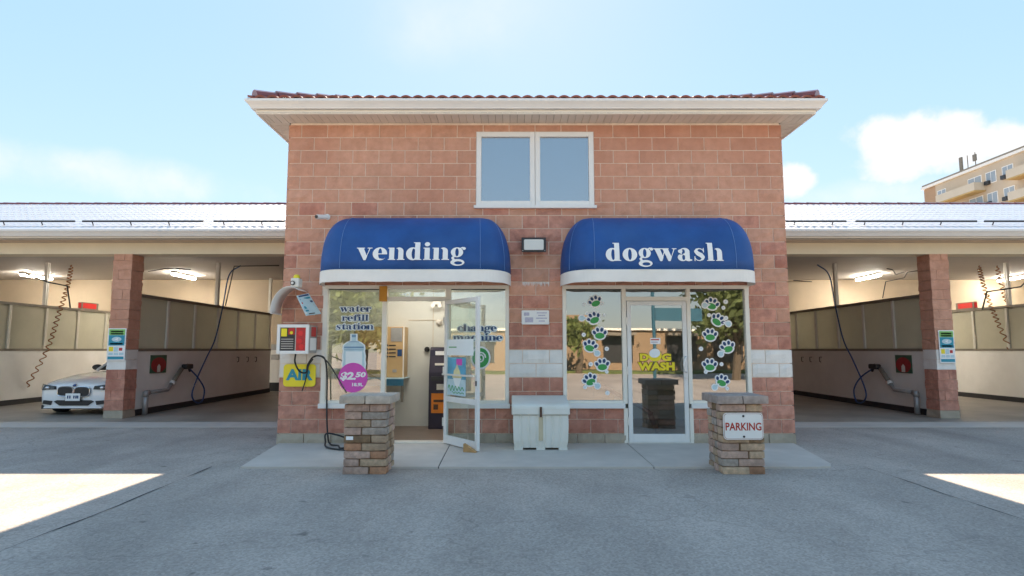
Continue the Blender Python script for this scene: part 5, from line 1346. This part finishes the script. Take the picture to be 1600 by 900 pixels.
paw('green paw sticker, ' + Rb + 'fourth from the top', 1137, 543, .25, 1, (1126, 553), ((1095, 545, .034),))
paw('green paw sticker, ' + Rb + 'fifth from the top', 1109, 571.5, 0, 1, None, ((1127, 569, .03), (1102.5, 581, .03)))
paw('green paw sticker, ' + Rb + 'lowest', 1128, 596, -.35, .97, (1116.5, 605), ((1136, 607, .03),))
# DOG WASH on the door
YD = -.0175
t_ = thing('door_decal', 'yellow DOG WASH sticker on the shut glass door', 'decal', (onY(1026, 579, YD)[0], YD, onY(1026, 579, YD)[1]))
for txt, pa, pb_, za, zb_ in (('D', 1000, 1013.5, 564, 552.5), ('G', 1034, 1048.5, 564, 552.5), ('WASH', 997, 1054, 579, 566)):
    a, c = onY(pa, za, YD), onY(pb_, zb_, YD)
    lettering('letter_outline', txt, (a[0]+c[0])/2, YD, (a[1]+c[1])/2, c[0]-a[0]+.02, c[1]-a[1]+.02, M['brown'] if 'brown' in M else M.setdefault('brown', mat('brown_print', (.16, .10, .01), .5)), t_, bold=.12)
    lettering('letter', txt, (a[0]+c[0])/2, YD-.003, (a[1]+c[1])/2, c[0]-a[0], c[1]-a[1], M['yellow'], t_, bold=.055)
a = onY(1023.5, 555, YD)
obj('letter_o', disc(a[0], a[1]-.005, .098, .088, YD-.001, 26), M['yellow'], t_)
obj('plain_oval', disc(a[0]-.005, a[1]+.03, .082, .066, YD-.004, 24, .2), M['halo'], t_)
a, c = onY(1016, 528, YD), onY(1032, 537.5, YD)
t_ = thing('small_notice', 'small white notice above the yellow door sticker', 'notice', ((a[0]+c[0])/2, YD, c[1]))
bx('sheet', a[0], c[0], YD, YD+.001, c[1], a[1], M['print_white'], t_); bx('red_line', a[0]+.01, c[0]-.02, YD-.002, YD-.0006, a[1]-.035, a[1]-.018, M['red'], t_); bx('grey_line', a[0]+.01, c[0]-.04, YD-.002, YD-.0006, c[1]+.02, c[1]+.035, M['faint'], t_)
# poster and sticker on the open door (door coordinates)
def PD(nm, parent, m, x0, x1, z0, z1, y=-.006): return PO(nm, parent, (x0, x1, y-.0012, y, z0, z1), m=m, bev=0)
def door_thing(name, label, cat, x, z):
    p = TO @ Vector((x, -.006, z)); return thing(name, label, cat, p)
M['poster_blue'] = mat('poster_blue', (.12, .40, .58), .5, .25, 5); M['cone'] = mat('cone_print', (.80, .74, .42), .5, .1, 8)
t_ = door_thing('ice_cream_poster', 'tall blue ice cream poster inside the open glass door', 'poster', .3, .7)
PD('sheet', t_, 'poster_blue', .085, .60, .70, 1.24); PD('lower_sheet', t_, 'pale_blue', .085, .60, .70, .93, -.0075); PD('logo', t_, 'magenta', .34, .50, 1.13, 1.22, -.0075)
b = MB().prism([(.22, .95), (.5, .95), (.46, 1.0), (.44, 1.05), (.40, 1.09), (.36, 1.15), (.32, 1.09), (.27, 1.05), (.26, 1.0)], -.0095, -.008).xf(TO); obj('ice_cream', b, M['cone'], t_)
b = MB().prism([(.25, .948), (.48, .948), (.40, .80), (.33, .80)], -.0095, -.008).xf(TO); obj('cone', b, M['halo'], t_)
scr = [(.12 + .44*i/40, -.011, .80 + .045*math.sin(i*.75)*(1 - i/70)) for i in range(41)]
obj('script_line', MB().tube([TO @ Vector(p) for p in scr], .006, 4), M['green'], t_); obj('script_line', MB().tube([TO @ Vector((x, y, z*.3 + .50)) for x, y, z in scr[10:]], .005, 4), M['green'], t_)
t_ = door_thing('frosted_sticker', 'pale frosted sheet across the open glass door', 'sticker', .45, 1.25)
PD('sheet', t_, 'halo', .07, .80, 1.27, 1.50); PD('mark', t_, 'green', .12, .34, 1.38, 1.395, -.008)
t_ = thing('swirl_decal', 'green and white swirl sticker low on the right vending window', 'decal', (*wp(750, 570)[:1], GY, wp(750, 570)[1]))
q = wp(751, 559); obj('ring', disc(*q, .15, .17, GY-.004), M['print_white'], t_); obj('disc', disc(*q, .125, .145, GY-.0055), M['green'], t_); obj('swirl', MB().tube([(q[0] + .075*math.cos(k*.5)*(1 - k/30), GY-.009, q[1] + .09*math.sin(k*.5)*(1 - k/30)) for k in range(24)], .012, 5), M['print_white'], t_)

# ---------------------------------------------------------------- inside the vending room
x0, x1 = -2.78, -1.90; z0, z1 = .91, 1.80
t_ = thing('water_machine', 'tan wall-mounted water vending machine seen through the doorway', 'vending machine', ((x0+x1)/2, 1.8, z0))
bx('cabinet', x0, x1, 1.62, 1.985, z0, z1, M['machine'], t_, bevel=.008)
bx('alcove', x0+.08, x0+.46, 1.612, 1.618, z0+.1, z1-.25, M['wood'], t_); bx('alcove_slot', x0+.14, x0+.40, 1.606, 1.611, z0+.14, z0+.5, M['dark'], t_)
bx('picture', x1-.24, x1-.04, 1.612, 1.618, z1-.26, z1-.02, M['pipe'], t_); bx('trim', x1-.022, x1-.002, 1.610, 1.619, z0, z1, M['cream'], t_)
for i in range(4):
    bx('label_line', x1-.27, x1-.15, 1.614, 1.618, z1-.34-.065*i, z1-.32-.065*i, M['dark'], t_); obj('button', MB().lathe([(.018, 1.605), (.018, 1.619)], (x1-.30, 0, z1-.33-.065*i), 10, 'Y'), M['dark'], t_)
bx('coin_panel', x1-.12, x1-.04, 1.612, 1.618, z1-.52, z1-.40, M['navy_print'], t_); bx('coin_slot', x1-.2, x1-.13, 1.612, 1.618, z0+.09, z0+.14, M['pipe'], t_)
t_ = thing('bottle_shelf', 'blue metal shelf under the water machine', 'shelf', ((x0+x1)/2, 1.7, .78))
bx('top', x0, x1+.04, 1.38, 1.98, .895, .908, M['pale_blue'], t_); bx('apron', x0, x1+.04, 1.372, 1.40, .78, .894, M['mid_blue2'] if 'mid_blue2' in M else M.setdefault('mid_blue2', mat('blue_metal', (.03, .16, .26), .3, .25, 9)), t_)
bx('bracket', x1-.01, x1+.03, 1.41, 1.45, .50, .78, M['rail'], t_); bx('bracket', x0+.01, x0+.05, 1.41, 1.45, .50, .78, M['rail'], t_)
ax, ay = -1.455, 1.55
t_ = thing('change_machine', 'dark upright change machine with an orange panel behind the door', 'change machine', (ax+.25, ay, .025))
obj('cabinet', MB().prism([(ay+.02, .025), (ay+.02, 1.0), (ay+.12, 1.28), (ay+.14, 1.40), (ay+.2, 1.44), (ay+.43, 1.44), (ay+.43, .025)], ax, ax+.52, 'YZ'), M['plum'] if 'plum' in M else M.setdefault('plum', mat('dark_plum_metal', (.028, .022, .045), .35, .1)), t_, bevel=.01)
for z0_, z1_, y_, m_ in ((1.30, 1.37, ay+.10, 'print_white'), (1.12, 1.16, ay+.05, 'cream')): bx('lit_strip', ax+.10, ax+.48, y_, y_+.02, z0_, z1_, M[m_], t_)
bx('keypad', ax+.05, ax+.46, ay-.06, ay+.018, .86, .93, M['dark'], t_); bx('label', ax+.14, ax+.46, ay+.008, ay+.019, .70, .80, M['plastic'], t_)
op = bx('orange_panel', ax+.05, ax+.47, ay+.010, ay+.019, .30, .64, M['orange'], t_); bx('orange_print', ax+.09, ax+.40, ay+.006, ay+.0095, .49, .53, M['rust'], op); bx('orange_print', ax+.09, ax+.17, ay+.006, ay+.0095, .36, .45, M['rust'], op)
obj('green_light', MB().lathe([(.016, ay+.06), (.016, ay+.08)], (ax+.28, 0, 1.06), 10, 'Y'), M['lime'], t_)
def dome(label, px, py, r, m): X, Z = onY(px, py, 1.97); o = obj('wall_sensor', MB().lathe([(r, 0), (r*.9, -.03), (r*.4, -.06)], (0, 0, 0), 14, 'Y'), M[m], at=(X, 1.985, Z)); tag(o, label, 'sensor')
dome('round pale alarm sounder on the vending room wall', 686, 503.5, .06, 'soffit'); dome('dark round sensor above the change machine', 667, 546, .05, 'black')
t_ = thing('ceiling_light', 'lit ceiling light inside the vending room', 'light', (-1.6, 1.0, 2.75)); bx('housing', -2.2, -.8, .92, 1.12, 2.70, 2.748, M['white'], t_); bx('diffuser', -2.15, -.85, .94, 1.10, 2.66, 2.699, M['tube_light2'], t_)
x_, z_ = onY(682, 473, 1.9); t_ = thing('emergency_light', 'small twin emergency light high on the vending room wall', 'light', (x_, 1.95, z_)); bx('box', x_-.07, x_+.07, 1.93, 1.985, z_-.03, z_+.05, M['cream'], t_)
for s in (-1, 1): obj('lamp_head', MB().lathe([(.02, .03), (.04, -.03)], (x_+s*.06, 1.90, z_-.05), 10, 'Y'), M['cream'], t_)
# inside the dog wash room
M['grey_steel'] = mat('grey_steel', (.36, .39, .40), .45, .1, 3); M['maroon'] = mat('maroon_metal', (.10, .02, .025), .4, .1)
t_ = thing('ramp_rail', 'maroon handrail of the dog ramp behind the glass door', 'handrail', (2.3, 1.1, .025))
obj('rail', MB().tube([(1.5, 1.35, .80), (2.2, 1.2, .42), (2.34, 1.15, .32)], .035, 8), M['maroon'], t_); obj('post', MB().tube([(2.3, 1.15, .34), (2.42, 1.1, .03)], .045, 8), M['maroon'], t_); obj('side_plate', MB().prism([(1.4, .5), (1.75, .5), (1.75, .72), (1.4, .8)], 1.4, 1.43), M['wood'], t_)
t_ = thing('room_shelf', 'orange shelf unit inside the dog wash room', 'shelf', (1.4, 2.9, .025)); bx('carcass', .9, 1.7, 2.75, 3.15, .025, .9, M['machine'], t_); bx('top', .88, 1.72, 2.72, 3.17, .901, .94, M['wood'], t_)

# ---------------------------------------------------------------- apartment block far right
XA, HA = 62.0, 25.3
ya0 = CAM_Y + 60; ya1 = onX(1443, 297, XA)[0]
M['apt'] = mat('buff_brick', (.54, .46, .36), .9, .05, .4); M['apt_brown'] = mat('brown_brick', (.42, .28, .18), .9, .06, .5); M['apt_slab'] = mat('balcony_concrete', (.60, .54, .44), .85, .05, 1)
M['apt_under'] = mat('balcony_underside', (.50, .36, .16), .85, .05, 1); M['apt_glass'] = mat('far_window', (.30, .36, .42), .15, .1, .3)
t_ = thing('apartment_block', 'buff apartment block with balconies above the right bay roof', 'building', (XA+7, (ya0+ya1)/2, 0))
yb1 = onX(1462, 300, XA)[0]
obj('walls', MB().box(XA, XA+14, ya0, yb1, 0, HA), M['apt'], t_); obj('brown_wall', MB().box(XA+.05, XA+14, yb1+.01, ya1, 0, HA-.05), M['apt_brown'], t_)
rp = obj('parapet', MB().box(XA-.25, XA+14.2, ya0, ya1+.2, HA+.01, HA+.35), M['white'], t_); obj('roof_edge', MB().box(XA-.15, XA+14.1, ya0, ya1+.1, HA+.351, HA+.62), M['rail'], t_)
cols = [onX(p, 290, XA)[0] for p in (1471, 1550, 1577)]
dcol = onX(1524, 290, XA)[0]
step = cols[1] - cols[2]
def win(y, zc, w, h):
    f = bx('window', XA-.06, XA+.06, y-w/2, y+w/2, zc-h/2, zc+h/2, M['white'], t_)
    bx('pane', XA-.075, XA-.062, y-w/2+.1, y-.05, zc-h/2+.1, zc+h/2-.1, M['apt_glass'], f); bx('pane', XA-.075, XA-.062, y+.05, y+w/2-.1, zc-h/2+.1, zc+h/2-.1, M['apt_glass'], f)
    bx('air_conditioner', XA-.4, XA-.07, y+.1, y+.8, zc-h/2-.1, zc-h/2+.4, M['dark'], f)
SH = 2.75
for k in range(4):
    zc = HA - 1.75 - SH*k
    for y in cols + [cols[2] - 7.5, cols[2] - 9.6]: 
        if ya0 + .8 < y < yb1 - .5: win(y, zc, 1.7, 1.55)
    win(dcol, zc - .25, 2.4, 2.1)
    for yc, L_ in ((dcol + 1.9, 7.2), (cols[2] - 4.6, 6.4)):
        if yc - L_/2 < ya0: continue
        bal = bx('balcony', XA-1.5, XA-.01, yc-L_/2, yc+L_/2, zc-1.55, zc-1.38, M['apt_under'], t_)
        bx('balcony_wall', XA-1.5, XA-1.38, yc-L_/2, yc+L_/2, zc-1.379, zc-.35, M['apt_slab'], bal)
        for e in (yc-L_/2, yc+L_/2-.12): bx('balcony_end', XA-1.379, XA-.011, e, e+.12, zc-1.379, zc-.35, M['apt_slab'], bal)
y_, z_ = onX(1517, 262, XA+2)
t2 = thing('roof_antenna', 'cell antenna mast on the apartment block roof', 'antenna', (XA+2, y_, HA+.62))
for k, (dy, hh) in enumerate(((-.9, 2.6), (.5, 2.6), (1.6, 2.4))):
    obj('mast', MB().tube([(XA+2, y_+dy, HA+.62), (XA+2, y_+dy, HA+.62+hh)], .06, 6), M['rail'], t2)
bx('panel_antenna', XA+1.8, XA+2.0, y_+1.35, y_+1.85, HA+1.4, HA+3.3, M['rail'], t2); bx('panel_antenna', XA+1.8, XA+2.0, y_-1.2, y_-.65, HA+2.0, HA+2.9, M['rail'], t2)

# ---------------------------------------------------------------- across the street, seen in the glass
M['leaf'] = leaf_mat('leaves_green', (.17, .21, .07)); M['leaf2'] = leaf_mat('leaves_yellow_green', (.21, .25, .08)); M['bark'] = mat('bark', (.12, .09, .06), .9, .2, 8)
def tree(label, x, y, h, cr, m, seed, leaves=2600):
    rg = random.Random(seed); t_ = thing('street_tree', label, 'tree', (x, y, 0), 'trees across the street')
    b = MB().tube([(x, y, 0), (x+.1, y, h*.3), (x-.05, y+.1, h*.6), (x, y, h*.85)], [.22, .17, .11, .03], 8); cl = []
    for i in range(9):
        a = rg.random()*6.28; z = h*rg.uniform(.3, .6); e = Vector((x + math.cos(a)*cr*.75, y + math.sin(a)*cr*.75, z + h*rg.uniform(.12, .3)))
        b.tube([(x, y, z), Vector((x, y, z)).lerp(e, .5) + Vector((0, 0, .2)), e], [.08, .05, .02], 6)
        for _ in range(5): cl.append(e + Vector((rg.gauss(0, .3), rg.gauss(0, .3), rg.gauss(0, .25)))*1.0 * 1)
    for _ in range(22): a = rg.random()*6.28; r = cr*math.sqrt(rg.random())*.8; cl.append(Vector((x + math.cos(a)*r, y + math.sin(a)*r, h*rg.uniform(.45, .95))))
    obj('trunk', b, M['bark'], t_)
    V, Fc = [], []
    for i in range(leaves):
        c = rg.choice(cl); p = c + Vector((rg.gauss(0, 1), rg.gauss(0, 1), rg.gauss(0, .8))) * cr*.2
        s = rg.uniform(.12, .24); u = Vector((rg.gauss(0, 1), rg.gauss(0, 1), rg.gauss(0, 1))).normalized(); v = u.orthogonal().normalized()
        o_ = len(V); V += [p - u*s, p + v*s*.6, p + u*s, p - v*s*.6]; Fc.append((o_, o_+1, o_+2, o_+3))
    obj('crown', MB().add(V, Fc), M[m], t_, fix=False)
tree('tall yellow green tree across the street mirrored in the water window', -9.5, -22, 9.0, 3.6, 'leaf2', 1, 9000)
tree('broad green tree across the street behind the yellow green one', -15, -25, 8.0, 3.4, 'leaf', 2)
tree('tall green tree across the street mirrored in the right paw window', 11.5, -20, 9.5, 3.4, 'leaf', 3, 9000)
tree('green tree at the far corner of the street', 19, -24, 8, 3.2, 'leaf', 4)
tree('slim young tree before the tan shop across the street', 3.9, -26, 3.4, .9, 'leaf2', 5, 500)
tree('low bushy tree across the street mirrored beside the bottle sticker', -6.9, -19, 4.4, 1.7, 'leaf2', 6, 3600)
tree('round dark bushy tree left of the low bushy one across the street', -9.6, -20, 4.0, 1.9, 'leaf', 7, 3600)
tree('dark bushy tree across the street mirrored low in the right paw window', 10.2, -18.5, 4.4, 1.8, 'leaf', 8, 3600)
M['tanwall'] = mat('orange_stucco', (.30, .205, .125), .85, .05, .6); M['grass'] = mat('verge_grass', (.12, .15, .04), .9, .3, 3)
t_ = thing('tan_shop', 'low orange stucco shop across the street', 'building', (3, -31, 0))
bx('wall', -8, 17, -38, -30, 0, 2.6, M['tanwall'], t_); bx('tower', 3.3, 5.4, -38, -29.7, 0, 3.6, M['tanwall'], t_); bx('parapet', -8.2, 17.2, -38.2, -29.8, 2.601, 2.75, M['cream'], t_)
for x in (-6, -3, 0, 5.9, 10, 13): w_ = bx('window', x, x+1.9, -30.01, -29.95, .6, 2.2, M['dark'], t_); bx('awning', x-.1, x+2.0, -29.94, -29.2, 2.25, 2.45, M['rail'], w_)
v_ = MB().prism([(-40, -29.4), (40, -29.4), (40, -26.2), (-40, -26.2)], .0, .12, 'XY'); tag(obj('grass_verge', v_, M['grass']), 'grass verge across the street', kind='structure')
t_ = thing('banner_post', 'blue banner on a tall teal post across the lot', 'sign', (5.9, -16, 0)); M['dull_teal'] = mat('dull_teal', (.02, .10, .15), .6, .1); obj('post', MB().tube([(5.9, -16, 0), (5.9, -16, 4.6)], .07, 10), M['dull_teal'], t_); bx('banner', 5.98, 7.9, -16.03, -15.97, 2.6, 3.1, M['dull_teal'], t_)
